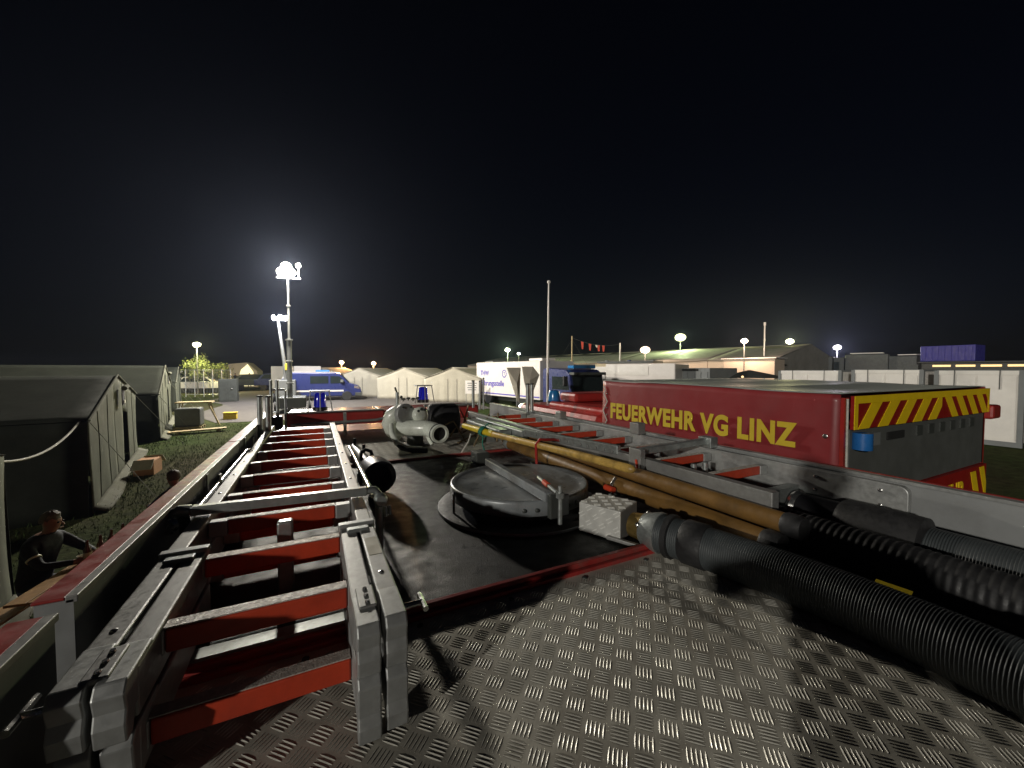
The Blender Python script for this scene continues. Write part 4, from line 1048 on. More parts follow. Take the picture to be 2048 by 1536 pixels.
m_.box(x_ - 0.26, x_ + 0.26, y_ - 0.18, y_ + 0.18, z_, z_ + 0.30).build('body', 'yellow_paint', yb, bevel=0.03)
MB().box(x_ - 0.28, x_ + 0.28, y_ - 0.20, y_ + 0.20, z_ + 0.31, z_ + 0.34).build('rim', 'yellow_paint', yb, bevel=0.01)

# ------------------------------------------------------------------ people at the beer table
def person(name, label, loc, rotz, J, group=None, top='navy', legs='navy', hair=True, tape=False, hair_low=-14):
    """J: joint positions (local, metres); one continuous skinned body"""
    R = Matrix.Rotation(rotz, 3, 'Z')
    t = thing(name, loc, label, 'person', group)
    V = []; Rr = []; E = []
    idx = {}
    def v(n, p, r):
        idx[n] = len(V); V.append(Vector(p)); Rr.append(r); return idx[n]
    def e(a, b):
        E.append((idx[a], idx[b]))
    for n_, (p, r) in J['v'].items():
        v(n_, p, r)
    for a, b in J['e']:
        e(a, b)
    # hands: palm and five fingers
    for s in ('l', 'r'):
        w = Vector(J['v']['wrist_' + s][0]); el = Vector(J['v']['elbow_' + s][0]); d = (w - el).normalized()
        side = d.cross(Vector((0, 0, 1)));  side = side.normalized() if side.length > 0.1 else Vector((1, 0, 0))
        dn = side.cross(d).normalized()
        v('palm_' + s, w + d * 0.075, 0.027); e('wrist_' + s, 'palm_' + s)
        for k, (o, L) in enumerate(((-0.03, 0.062), (-0.01, 0.075), (0.01, 0.07), (0.03, 0.055))):
            b0 = w + d * 0.085 + side * o
            v(f'f{k}a{s}', b0 + d * L * 0.5 - dn * 0.008, 0.010); v(f'f{k}b{s}', b0 + d * L - dn * 0.03, 0.008)
            e('palm_' + s, f'f{k}a{s}'); e(f'f{k}a{s}', f'f{k}b{s}')
        sg = -1 if s == 'l' else 1
        v('tha' + s, w + d * 0.045 + side * 0.045 * sg, 0.011); v('thb' + s, w + d * 0.085 + side * 0.055 * sg - dn * 0.015, 0.009)
        e('palm_' + s, 'tha' + s); e('tha' + s, 'thb' + s)
    me = bpy.data.meshes.new('tmp_body'); me.from_pydata(V, E, [])
    ob = bpy.data.objects.new('tmp_body', me); col.objects.link(ob)
    sk = ob.modifiers.new('skin', 'SKIN'); sk.use_smooth_shade = True
    for i, r in enumerate(Rr):
        me.skin_vertices[0].data[i].radius = (r, r)
    me.skin_vertices[0].data[idx['pelvis']].use_root = True
    ss = ob.modifiers.new('sub', 'SUBSURF'); ss.levels = 2; ss.render_levels = 2
    dg = bpy.context.evaluated_depsgraph_get()
    res = bpy.data.meshes.new_from_object(ob.evaluated_get(dg))
    bpy.data.objects.remove(ob, do_unlink=True)
    res.name = 'body'
    res.materials.clear()
    for m in (top, legs, 'skin'):
        res.materials.append(M[m])
    hd = Vector(J['v']['head'][0]); pz = J['v']['pelvis'][0][2]
    wl, wr = Vector(J['v']['wrist_l'][0]), Vector(J['v']['wrist_r'][0])
    for p in res.polygons:
        c = p.center
        if c.z > J['v']['neck'][0][2] + 0.01 or (c - wl).length < 0.19 and (c - wl).dot(wl - Vector(J['v']['elbow_l'][0])) > 0 or (c - wr).length < 0.19 and (c - wr).dot(wr - Vector(J['v']['elbow_r'][0])) > 0:
            p.material_index = 2
        elif c.z < pz + 0.04:
            p.material_index = 1
        p.use_smooth = True
    for vv in res.vertices:
        vv.co = R @ vv.co
    b = bpy.data.objects.new('body', res); col.objects.link(b); b.parent = t; WLOC[b.name] = WLOC[t.name]
    L = Vector(loc)
    f = Vector(J.get('face', (0, 1, 0))).normalized(); sd = f.cross(Vector((0, 0, 1))).normalized()
    def place(p):
        return tuple(L + R @ Vector(p))
    # ears, nose, eyes
    for s in (-1, 1):
        MB().sphere(place(hd + sd * 0.077 * s - f * 0.005), 0.024, 8, 6, (0.7, 0.7, 1.1)).build('ear', 'skin', t, smooth=True)
        MB().sphere(place(hd + sd * 0.032 * s + f * 0.084 + Vector((0, 0, 0.012))), 0.011, 8, 6).build('eye', 'dark_gap', t, smooth=True)
    MB().tube([place(hd + f * 0.088 + Vector((0, 0, 0.015))), place(hd + f * 0.112 + Vector((0, 0, -0.022)))], [0.006, 0.011], 8).build('nose', 'skin', t, smooth=True)
    MB().tube([place(hd + f * 0.090 + sd * 0.022 + Vector((0, 0, -0.055))), place(hd + f * 0.090 - sd * 0.022 + Vector((0, 0, -0.055)))], 0.006, 6).build('mouth', 'skin', t, smooth=True)
    if hair:
        def cap(u, vv):
            ph = math.radians(hair_low + (90 - hair_low) * vv); th = 2 * math.pi * u
            q = Vector((math.cos(ph) * math.cos(th) * 0.090, math.cos(ph) * math.sin(th) * 0.096, math.sin(ph) * 0.098))
            fr = q.normalized().dot(f)
            if fr > 0.25 and vv < 0.45:
                q = q * 0.80
            return place(hd + q * (1 + 0.03 * math.sin(th * 7)) - f * 0.008 + Vector((0, 0, 0.018)))
        MB().grid(cap, 22, 10).build('hair', 'hair', t, smooth=True)
    if tape:
        el = Vector(J['v']['elbow_r'][0]); shd = Vector(J['v']['shoulder_r'][0]); m = shd.lerp(el, 0.55); dd = (el - shd).normalized()
        MB().lathe([(-0.011, 0.060), (0.011, 0.059)], place(m), R @ dd, 16, caps=False).build('reflective_band', 'reflective', t, smooth=True, solid=0.004)
    return t

SIT = {'v': {
    'pelvis': ((0, 0, 0.50), 0.15), 'waist': ((0, 0.03, 0.68), 0.14), 'chest': ((0, 0.09, 0.90), 0.16), 'upper': ((0, 0.13, 1.03), 0.11),
    'neck': ((0, 0.16, 1.10), 0.052), 'jaw': ((0, 0.20, 1.16), 0.066), 'head': ((0, 0.205, 1.235), 0.088), 'crown': ((0, 0.195, 1.30), 0.07),
    'shoulder_l': ((-0.19, 0.11, 1.00), 0.072), 'elbow_l': ((-0.25, 0.32, 0.82), 0.048), 'wrist_l': ((-0.12, 0.52, 0.80), 0.033),
    'shoulder_r': ((0.19, 0.11, 1.00), 0.072), 'elbow_r': ((0.27, 0.30, 0.82), 0.048), 'wrist_r': ((0.14, 0.50, 0.80), 0.033),
    'hip_l': ((-0.11, 0.06, 0.49), 0.095), 'knee_l': ((-0.15, 0.48, 0.52), 0.065), 'ankle_l': ((-0.14, 0.44, 0.09), 0.045), 'toe_l': ((-0.15, 0.60, 0.045), 0.04),
    'hip_r': ((0.11, 0.06, 0.49), 0.095), 'knee_r': ((0.15, 0.48, 0.52), 0.065), 'ankle_r': ((0.14, 0.42, 0.09), 0.045), 'toe_r': ((0.16, 0.58, 0.045), 0.04)},
    'e': [('pelvis', 'waist'), ('waist', 'chest'), ('chest', 'upper'), ('upper', 'neck'), ('neck', 'jaw'), ('jaw', 'head'), ('head', 'crown'),
          ('upper', 'shoulder_l'), ('shoulder_l', 'elbow_l'), ('elbow_l', 'wrist_l'), ('upper', 'shoulder_r'), ('shoulder_r', 'elbow_r'), ('elbow_r', 'wrist_r'),
          ('pelvis', 'hip_l'), ('hip_l', 'knee_l'), ('knee_l', 'ankle_l'), ('ankle_l', 'toe_l'), ('pelvis', 'hip_r'), ('hip_r', 'knee_r'), ('knee_r', 'ankle_r'), ('ankle_r', 'toe_r')],
    'face': (0, 1, -0.25)}
STAND = {'v': {
    'pelvis': ((0, 0, 0.95), 0.14), 'waist': ((0, 0, 1.12), 0.13), 'chest': ((0, 0.01, 1.32), 0.155), 'upper': ((0, 0.0, 1.44), 0.10),
    'neck': ((0, 0.01, 1.52), 0.052), 'jaw': ((0, 0.04, 1.58), 0.066), 'head': ((0, 0.03, 1.66), 0.09), 'crown': ((0, 0.02, 1.73), 0.07),
    'shoulder_l': ((-0.19, 0, 1.41), 0.07), 'elbow_l': ((-0.25, 0.0, 1.14), 0.048), 'wrist_l': ((-0.22, 0.12, 0.92), 0.033),
    'shoulder_r': ((0.19, 0, 1.41), 0.07), 'elbow_r': ((0.25, 0.0, 1.14), 0.048), 'wrist_r': ((0.22, 0.12, 0.92), 0.033),
    'hip_l': ((-0.10, 0, 0.90), 0.095), 'knee_l': ((-0.12, 0.03, 0.50), 0.062), 'ankle_l': ((-0.13, 0, 0.09), 0.045), 'toe_l': ((-0.14, 0.14, 0.045), 0.04),
    'hip_r': ((0.10, 0, 0.90), 0.095), 'knee_r': ((0.12, 0.03, 0.50), 0.062), 'ankle_r': ((0.13, 0, 0.09), 0.045), 'toe_r': ((0.14, 0.14, 0.045), 0.04)},
    'e': SIT['e'], 'face': (0, 1, 0)}
p1 = at_ground(-2.88, 6.30)
person('person', 'short haired person in dark jacket sitting at the beer table', p1, math.radians(-105), SIT, tape=True, legs='jeans')
p2 = at_ground(-1.85, 7.65)
person('person', 'person in dark clothes seen from behind the red parapet edge', p2, math.radians(48), SIT, hair_low=-35)
CAM_MAN = {'v': dict(STAND['v']), 'e': STAND['e'], 'face': (0.3, 1, -0.1)}
CAM_MAN['v'].update({'elbow_l': ((-0.25, 0.22, 1.30), 0.055), 'wrist_l': ((0.0, 0.17, 1.38), 0.036), 'elbow_r': ((0.27, 0.02, 1.14), 0.048), 'wrist_r': ((0.26, 0.10, 0.90), 0.033)})
person('person', 'photographer standing on the rear roof, known only by the shadow on the pipes', (-0.20, -0.29, -2.70 + 1.08), math.radians(-28), CAM_MAN)
# beer table, benches, bottles
bt = thing('beer_table', at_ground(-2.20, 6.35), 'narrow wooden beer table with bottles on it', 'table')
tx, ty, tz = at_ground(-2.20, 6.35); tz += 0.0
ta = Vector((0.16, 0.987, 0)); tb_ = Vector((0.987, -0.16, 0))
TC = Vector((tx, ty, tz + 0.745))
for k in range(3):
    MB().obox(TC + tb_ * (-0.17 + 0.17 * k), ta, tb_, (0, 0, 1), 2.2, 0.160, 0.026).build('plank', 'wood', bt, bevel=0.003)
for s in (-0.8, 0.8):
    for q in (-0.2, 0.2):
        MB().bar(TC + ta * s + tb_ * q * 0.6 - up * 0.015, Vector((TC.x, TC.y, 0)) + ta * (s * 1.05) + tb_ * q + Vector((0, 0, gz(tx, ty))), 0.03, 0.03).build('leg', 'dark_grey', bt)
be = thing('beer_bench', at_ground(-2.86, 6.4), 'wooden bench under the person at the beer table', 'bench')
BC = Vector((-2.88, 6.45, gz(-2.88, 6.45) + 0.375))
MB().obox(BC, ta, tb_, (0, 0, 1), 2.2, 0.25, 0.026).build('seat', 'wood', be, bevel=0.003)
for s in (-0.8, 0.8):
    MB().bar(BC + ta * s, Vector((BC.x, BC.y, gz(-2.88, 6.45))) + ta * s * 1.05, 0.2, 0.03).build('leg', 'dark_grey', be)
be2 = thing('beer_bench', at_ground(-1.72, 7.4), 'wooden bench on the near side of the beer table', 'bench')
BC2 = Vector((-1.74, 7.5, gz(-1.74, 7.5) + 0.375))
MB().obox(BC2, ta, tb_, (0, 0, 1), 1.6, 0.25, 0.026).build('seat', 'wood', be2, bevel=0.003)
for s in (-0.6, 0.6):
    MB().bar(BC2 + ta * s, Vector((BC2.x, BC2.y, gz(-1.74, 7.5))) + ta * s * 1.05, 0.2, 0.03).build('leg', 'dark_grey', be2)
def bottle(label, x, y):
    z = TC.z + 0.0135
    t = thing('bottle', (x, y, z), label, 'bottle', 'bottles on the beer table')
    MB().lathe([(0, 0.033), (0.005, 0.036), (0.15, 0.036), (0.185, 0.022), (0.21, 0.015), (0.255, 0.014)], (x, y, z), n=16).build('glass', 'bottle', t, smooth=True)
    MB().lathe([(0.05, 0.0365), (0.125, 0.0365)], (x, y, z), n=16, caps=False).build('label_band', 'paper', t, smooth=True)
    MB().lathe([(0.253, 0.016), (0.262, 0.015)], (x, y, z), n=12).build('crown_cap', 'steel', t)
for lab, px_, py_ in (('brown bottle closest to the sitting person', -2.34, 6.08), ('brown bottle in the middle of the beer table', -2.28, 6.22), ('brown bottle second from the far end of the beer table', -2.24, 6.38), ('brown bottle at the far end of the beer table', -2.19, 6.55)):
    bottle(lab, px_, py_)
cu = thing('drinking_cup', tuple(TC + Vector((-0.20, -0.25, 0.0135))), 'small pale cup on the beer table', 'cup')
c_ = TC + Vector((-0.20, -0.25, 0.0135))
MB().lathe([(0, 0.03), (0.09, 0.04), (0.09, 0.036), (0.01, 0.027)], c_, n=16).build('body', 'paper', cu, smooth=True)

# ------------------------------------------------------------------ floodlight towers
def point(name, loc, energy, color, r=0.15, parent=None, spot=None):
    d_ = bpy.data.lights.new(name, 'POINT')
    d_.energy = energy; d_.color = color; d_.shadow_soft_size = r
    o = bpy.data.objects.new(name, d_); col.objects.link(o)
    p = Vector((loc[0], loc[1], loc[2] + CZ))
    if parent is not None:
        p = p - WLOC[parent.name]; o.parent = parent
    o.location = p
    return o
def flood_head(t, c, face, w, h, lm):
    f = Vector(face).normalized(); s_ = f.cross(Vector((0, 0, 1))).normalized(); u = s_.cross(f)
    b = MB().obox(Vector(c) - f * 0.09, f, s_, u, 0.10, w * 0.8, h * 0.8).build('floodlight', 'dark_grey', t, bevel=0.01)
    m = MB(); n, k_ = 14, 6                                   # bulging front, shaped to imitate the lamp's glow
    for i in range(k_ + 1):
        a = math.pi / 2 * i / k_
        for k in range(n):
            q = 2 * math.pi * k / n
            m.v.append(tuple(Vector(c) - f * 0.035 + s_ * (w * 0.55 * math.cos(a) * math.cos(q)) + u * (h * 0.55 * math.cos(a) * math.sin(q)) + f * (0.5 * h * math.sin(a))))
    for i in range(k_):
        for k in range(n):
            m.f.append((i * n + k, i * n + (k + 1) % n, (i + 1) * n + (k + 1) % n, (i + 1) * n + k))
    m.build('lens', lm, b, smooth=True)

L1 = Vector((-1.20, 24.0, 5.06))
lt = thing('light_tower', at_ground(L1.x, L1.y), 'tall floodlight tower straight ahead, brightest lamp of the camp', 'light tower', 'floodlight towers')
gz1 = gz(L1.x, L1.y)
MB().tube([(L1.x, L1.y, gz1), (L1.x, L1.y, 1.60)], 0.12, 14).build('mast', 'mast_grey', lt, smooth=True)
MB().tube([(L1.x, L1.y, 1.60), (L1.x, L1.y, 3.4)], 0.06, 12).build('mast', 'mast_grey', lt, smooth=True)
MB().tube([(L1.x, L1.y, 3.4), (L1.x, L1.y, 4.85)], 0.04, 10).build('mast', 'mast_grey', lt, smooth=True)
for z, r in ((1.60, 0.18), (0.46, 0.17), (-0.70, 0.18), (-1.6, 0.17), (3.4, 0.11)):
    MB().lathe([(-0.04, r * 0.8), (-0.03, r), (0.03, r), (0.04, r * 0.8)], (L1.x, L1.y, z), n=14).build('mast_collar', 'mast_grey', lt, smooth=True)
MB().bar((L1.x - 0.50, L1.y, 4.85), (L1.x + 0.60, L1.y, 4.88), 0.08, 0.08).build('crossarm', 'mast_grey', lt)
for dx, dz, fx, fy in ((-0.26, 0.06, -0.25, -1), (0.14, 0.06, 0.15, -1), (-0.06, 0.34, 0.0, -1)):
    flood_head(lt, (L1.x + dx, L1.y - 0.14, L1.z + dz), (fx, fy, -0.35), 0.46, 0.42, 'lamp_white')
flood_head(lt, (L1.x + 0.52, L1.y - 0.02, L1.z + 0.50), (0.9, -0.55, 0.1), 0.14, 0.26, 'lamp_white')
MB().bar((L1.x + 0.50, L1.y, 4.88), (L1.x + 0.52, L1.y + 0.05, 5.52), 0.05, 0.05).build('lamp_bracket', 'mast_grey', lt)
MB().box(L1.x - 0.55, L1.x + 0.75, L1.y - 0.4, L1.y + 1.6, gz1 + 0.30, gz1 + 0.85).build('generator_case', 'dark_grey', lt, bevel=0.04)
for sx in (-0.7, 0.9):
    MB().lathe([(-0.09, 0.2), (-0.09, 0.29), (0.09, 0.29), (0.09, 0.2)], (L1.x + sx, L1.y + 0.7, gz1 + 0.3), (1, 0, 0), 18).build('wheel', 'tyre', lt, smooth=True)
for a in (45, 135, 225, 315):
    t_ = math.radians(a)
    MB().bar((L1.x, L1.y, gz1 + 0.4), (L1.x + 1.2 * math.cos(t_), L1.y + 1.2 * math.sin(t_), gz1 + 0.05), 0.06, 0.06).build('outrigger', 'galv', lt)
point('flood_lamp', (L1.x - 0.05, L1.y - 0.65, L1.z + 0.1), 8500, (1.0, 0.93, 0.80), 0.35, lt)

L2 = Vector((-2.0, 30.0, 3.38))
l2 = thing('light_tower', at_ground(-1.9, 30.0), 'second floodlight tower behind, with a slightly leaning mast', 'light tower', 'floodlight towers')
gz2 = gz(-1.9, 30)
MB().tube([(-1.68, 30.0, gz2), (-1.80, 30.0, 0.5), (L2.x - 0.10, 30.0, 3.2)], [0.13, 0.11, 0.07], 12).build('mast', 'mast_grey', l2, smooth=True)
MB().bar((L2.x - 0.45, 30, 3.28), (L2.x + 0.40, 30, 3.28), 0.06, 0.06).build('crossarm', 'mast_grey', l2)
for dx, w in ((-0.36, 0.2), (0.06, 0.42), (0.36, 0.22)):
    flood_head(l2, (L2.x + dx, 29.88, 3.40), (dx, -1, -0.4), w, 0.34, 'lamp_cool')
MB().box(-2.35, -1.15, 29.6, 31.0, gz2 + 0.4, gz2 + 1.5).build('generator_case', 'container_grey', l2, bevel=0.05)
MB().box(-1.75, -1.35, 29.62, 30.0, 0.0, 0.42).build('control_box', 'yellow_paint', l2, bevel=0.03)
MB().box(-1.65, -1.45, 29.7, 29.9, gz2 + 1.5, 0.0).build('control_post', 'galv', l2)
for sx in (-2.45, -1.05):
    MB().lathe([(-0.09, 0.2), (-0.09, 0.3), (0.09, 0.3), (0.09, 0.2)], (sx, 30.3, gz2 + 0.3), (1, 0, 0), 18).build('wheel', 'tyre', l2, smooth=True)
point('flood_lamp', (L2.x, 29.3, 3.4), 2500, (0.95, 0.95, 1.0), 0.3, l2)

def lamp_post(label, x, y, z, lm, energy, color, size=0.5, r=0.05, arm=True):
    t = thing('lamp_post', at_ground(x, y), label, 'lamp', 'camp lamps')
    MB().tube([(x, y, gz(x, y)), (x, y, z - 0.15)], [r * 1.1, r * 0.7], 10).build('pole', 'mast_grey', t, smooth=True)
    d_ = Vector((-x, -y, 0)).normalized()
    s_ = d_.cross(Vector((0, 0, 1)))
    flood_head(t, Vector((x, y, z)) + d_ * 0.12, (d_.x, d_.y, -0.1), size * 0.95, size * 0.72, lm)
    MB().bar(tuple(Vector((x, y, z - 0.15)) - s_ * size * 0.3), tuple(Vector((x, y, z - 0.15)) + s_ * size * 0.3), r, r).build('crossarm', 'mast_grey', t)
    if energy:
        point('post_lamp', Vector((x, y, z)) + d_ * 0.5, energy, color, 0.3, t)
    return t
GRN = (0.80, 1.0, 0.50); PCH = (1.0, 0.70, 0.50); ORG = (1.0, 0.52, 0.20); YEL = (1.0, 0.95, 0.45); VIO = (0.90, 0.82, 1.0)
lamp_post('yellowish lamp above the tree behind the olive tents', -9.6, 45.0, 2.30, 'lamp_green', 2200, YEL, 0.6, 0.06)
lamp_post('glaring peach lamp low in front of the beige hall wall', 33.0, 32.6, 2.23, 'lamp_peach', 1500, PCH, 1.05)
lamp_post('greenish lamp rising above the hall roof', 42.0, 35.5, 4.17, 'lamp_green', 6500, GRN, 1.3, 0.07)
lamp_post('pinkish lamp in front of the hall roof near its right end', 33.2, 21.4, 2.50, 'lamp_peach', 1500, PCH, 0.55)
lamp_post('yellow lamp right of the hall beside the dark trucks', 52.9, 28.3, 3.54, 'lamp_green', 5500, YEL, 0.9, 0.06)
lamp_post('small violet white lamp farthest right', 64.0, 28.2, 3.08, 'lamp_cool', 5000, VIO, 0.9, 0.07)
lamp_post('greenish lamp over the left end of the hall', 26.3, 53.9, 3.05, 'lamp_green', 5000, GRN, 0.8, 0.06)
lamp_post('small white lamp right of the greenish one', 27.5, 52.5, 2.45, 'lamp_cool', 0, GRN, 0.5, 0.05)
lamp_post('left one of the two orange lamps behind the white tents', 2.52, 44.9, 0.80, 'lamp_orange', 1600, ORG, 0.45)
lamp_post('right one of the two orange lamps behind the white tents', 5.67, 44.6, 0.72, 'lamp_orange', 1600, ORG, 0.45)

# ------------------------------------------------------------------ blue van
def vehicle_wheel(par, x, y, r, ax, w=0.22):
    z = gz(x, y) + r
    wh = MB().lathe([(-w / 2, r * 0.6), (-w / 2, r * 0.94), (-w * 0.35, r), (w * 0.35, r), (w / 2, r * 0.94), (w / 2, r * 0.6)], (x, y, z), ax, 24).build('wheel', 'tyre', par, smooth=True)
    MB().lathe([(-w * 0.42, r * 0.58), (w * 0.42, r * 0.58)], (x, y, z), ax, 18).build('rim', 'alu_dull', wh)
VC = Vector((0.55, 31.2, 0)); vd = Vector((0.995, -0.10, 0)).normalized(); vn = Vector((-vd.y, vd.x, 0))
vz = gz(0.5, 31.2)
va = thing('blue_van', (VC.x, VC.y, vz), 'blue panel van with light bar parked across the yard', 'van')
def vp(l, h, off=0.0):
    q = VC + vd * l * 0.84 + vn * off
    return (q.x, q.y, vz + h * 0.90)
prof = [(-2.95, 0.35), (-3.0, 0.9), (-2.93, 1.75), (-2.80, 2.12), (-2.6, 2.20), (0.9, 2.20), (1.35, 2.08), (2.05, 1.38), (2.75, 1.15), (2.98, 0.85), (3.0, 0.35)]
MB().prism([vp(l, h, -1.0) for l, h in prof], vn * 2.0).build('body', 'van_blue', va, bevel=0.08)
for a in ([(-2.85, 1.35), (-2.35, 1.35), (-2.35, 1.92), (-2.76, 1.92)], [(-0.9, 1.35), (0.45, 1.35), (0.45, 1.92), (-0.9, 1.92)], [(0.60, 1.35), (1.78, 1.35), (1.30, 1.90), (0.60, 1.92)]):
    MB().prism([vp(l, h, -1.012) for l, h in a], vn * 0.008).build('window', 'glass', va)
MB().prism([vp(1.42, 2.02, -0.9), vp(2.02, 1.43, -0.9), vp(2.02, 1.43, 0.9), vp(1.42, 2.02, 0.9)], (0.03, 0, 0.03)).build('windscreen', 'glass', va)
MB().prism([vp(-2.6, 2.205, -0.95), vp(1.0, 2.205, -0.95), vp(1.0, 2.205, -0.80), vp(-2.6, 2.205, -0.80)], (0, 0, 0.04)).build('roof_rail', 'white_paint', va)
MB().obox(vp(0.0, 2.30), vd, vn, (0, 0, 1), 0.9, 1.3, 0.16).build('light_bar', 'beacon_cyan', va, bevel=0.04)
MB().prism([vp(2.42, 0.98, -1.01), vp(2.85, 0.90, -1.01), vp(2.78, 1.10, -1.01), vp(2.45, 1.17, -1.01)], vn * 0.02).build('headlight', 'chrome', va)
MB().prism([vp(-2.2, 0.72, -1.012), vp(1.6, 0.72, -1.012), vp(1.6, 0.84, -1.012), vp(-2.2, 0.84, -1.012)], vn * 0.006).build('side_stripe', 'white_paint', va)
MB().prism([vp(2.5, 0.35, -1.015), vp(3.03, 0.35, -1.015), vp(3.03, 0.62, -1.015), vp(2.5, 0.62, -1.015)], vn * 2.03).build('bumper', 'dark_grey', va, bevel=0.03)
for l in (-1.9, 1.85):
    for off in (-0.92, 0.92):
        q = VC + vd * l * 0.84 + vn * off
        vehicle_wheel(va, q.x, q.y, 0.33, vn)
MB().bar(vp(1.5, 1.45, -1.02), vp(1.5, 1.55, -1.25), 0.2, 0.22).build('mirror', 'dark_grey', va, bevel=0.03)

# ------------------------------------------------------------------ white command truck with blue cab
ka = Vector((9.93, 25.23, 0)); kb = Vector((10.91, 18.35, 0)); kd = (kb - ka).normalized(); kn = Vector((-kd.y, kd.x, 0))
if kn.x < 0:
    kn = -kn
kz = gz(10.5, 21.5)
ct = thing('command_truck', ((ka.x + kb.x) / 2, (ka.y + kb.y) / 2, kz), 'white box command truck with blue cab and purple stripe', 'truck')
def kp(l, h, off=0.0):
    q = ka + kd * l + kn * off
    return (q.x, q.y, kz + h)
KL = (kb - ka).length
MB().obox(kp(KL / 2, 1.73, 1.25), kd, kn, (0, 0, 1), KL, 2.5, 2.15).build('box_body', 'white_paint', ct, bevel=0.03)
MB().obox(kp(KL / 2, 0.5, 1.25), kd, kn, (0, 0, 1), KL + 2.0, 1.2, 0.3).build('chassis', 'dark_grey', ct)
kzs = 0.72
MB().obox(kp(KL / 2, 0.80, -0.006), kd, kn, (0, 0, 1), KL - 0.1, 0.008, 0.075).build('side_stripe', 'blue_print', ct)
zdir = Vector((0, 0, 1))
fo = Vector(kp(0.9, 1.38, -0.008))
text_part('Führungsstelle', 0.50, kp(0.55, 1.30, -0.008), kd, zdir, 'blue_print', ct, 'lettering', thick=0.012, extrude=0.003)
text_part('THW', 0.46, kp(0.55, 1.95, -0.008), kd, zdir, 'blue_print', ct, 'lettering', thick=0.012, extrude=0.003)
# gear wheel emblem
gc = Vector(kp(3.45, 2.08, -0.008)); m_ = MB()
N = 48
ro = [(0.27 if (k // 2) % 2 == 0 else 0.235) for k in range(N)]
o_ = len(m_.v)
for k in range(N):
    a = 2 * math.pi * k / N
    for r in (ro[k], 0.185):
        q = gc + kd * r * math.cos(a) + zdir * r * math.sin(a)
        m_.v.append(tuple(q))
for k in range(N):
    k2 = (k + 1) % N
    m_.f.append((2 * k, 2 * k2, 2 * k2 + 1, 2 * k + 1))
m_.build('emblem', 'blue_print', ct, solid=0.006)
text_part('T', 0.26, tuple(gc - zdir * 0.09), kd, zdir, 'blue_print', ct, 'emblem', align='CENTER', thick=0.008)
MB().obox(kp(5.9, 2.90, 1.0), kd, kn, (0, 0, 1), 1.2, 1.0, 0.16).build('roof_unit', 'white_paint', ct, bevel=0.03)
MB().obox(kp(1.0, 2.86, 0.8), kd, kn, (0, 0, 1), 1.0, 0.8, 0.08).build('roof_unit', 'container_grey', ct, bevel=0.02)
for l in (5.6, 7.15):
    MB().tube([kp(l, 2.8, 0.1), kp(l, 2.95, 0.1)], 0.02, 8).build('antenna', 'dark_grey', ct)
cprof = [(KL + 0.15, 0.45), (KL + 2.35, 0.45), (KL + 2.42, 1.2), (KL + 2.25, 2.1), (KL + 1.95, 2.32), (KL + 0.4, 2.42), (KL + 0.15, 2.35)]
kc = MB().prism([kp(l, h, 0.05) for l, h in cprof], kn * 2.4).build('cab', 'van_blue', ct, bevel=0.08)
MB().prism([kp(KL + 0.95, 1.30, 0.04), kp(KL + 2.25, 1.30, 0.04), kp(KL + 2.1, 1.95, 0.04), kp(KL + 0.95, 1.98, 0.04)], kn * 0.008).build('window', 'glass', kc)
MB().prism([kp(KL + 2.43, 1.22, 0.2), kp(KL + 2.27, 2.05, 0.2), kp(KL + 2.27, 2.05, 2.3), kp(KL + 2.43, 1.22, 2.3)], kd * 0.02).build('windscreen', 'glass', kc)
MB().obox(kp(KL + 1.9, 2.46, 1.25), kd, kn, (0, 0, 1), 0.45, 1.6, 0.16).build('light_bar', 'beacon_cyan', kc, bevel=0.04)
MB().obox(kp(KL + 2.36, 2.12, 1.25), kd, kn, (0, 0, 1), 0.35, 2.3, 0.14).build('sun_visor', 'dark_grey', kc, bevel=0.02)
MB().obox(kp(KL + 2.2, 1.75, -0.18), kd, kn, (0, 0, 1), 0.12, 0.25, 0.5).build('mirror', 'black_plastic', kc, bevel=0.03)
for l in (1.4, 5.2, KL + 1.3):
    for off in (0.2, 2.3):
        q = ka + kd * l + kn * off
        vehicle_wheel(ct, q.x, q.y, 0.48, kn, 0.3)
# dark container part behind the cab
gk = thing('grey_container', at_ground(14.1, 20.6), 'dark grey container behind the blue cab', 'container')
MB().box(13.6, 16.0, 20.0, 22.4, gz(14, 20.6), 0.36).build('body', 'container_grey', gk, bevel=0.03)
for k in range(5):
    MB().box(13.575, 13.597, 20.15 + 0.45 * k, 20.30 + 0.45 * k, gz(14, 20.6) + 0.1, 0.28).build('rib', 'container_grey', gk)

# hanging folded canvas in front of the command truck
M['canvas_beige'] = pm('beige_canvas', (0.42, 0.38, 0.31), 0.8, 0, 0.12, 3, 0.2, 10)
def sail(label, pts, thick):
    c = Vector(pts[0])
    t = thing('folded_canvas', tuple(min(pts, key=lambda p: p[2])), label, 'canvas', 'folded canvas in front of the command truck')
    f = Vector((-0.45, -0.89, 0)); m = MB()
    n = len(pts)
    ctr = sum((Vector(p) for p in pts), Vector()) / n
    front = [Vector(p) + f * 0.02 for p in pts]; ridge = ctr + f * thick
    backs = [Vector(p) - f * 0.02 for p in pts]; rb_ = ctr - f * thick
    m.v += [tuple(p) for p in front] + [tuple(ridge)] + [tuple(p) for p in backs] + [tuple(rb_)]
    for k in range(n):
        k2 = (k + 1) % n
        m.f += [(k, k2, n), (n + 1 + k2, n + 1 + k, 2 * n + 1), (k2, k, n + 1 + k, n + 1 + k2)]
    m.build('cloth', 'canvas_beige', t)
    lo = min(pts, key=lambda p: p[2])
    MB().tube([(ctr.x, ctr.y, max(p[2] for p in pts)), (ctr.x, ctr.y, gz(ctr.x, ctr.y))], 0.025, 8).build('pole', 'galv', t, smooth=True)
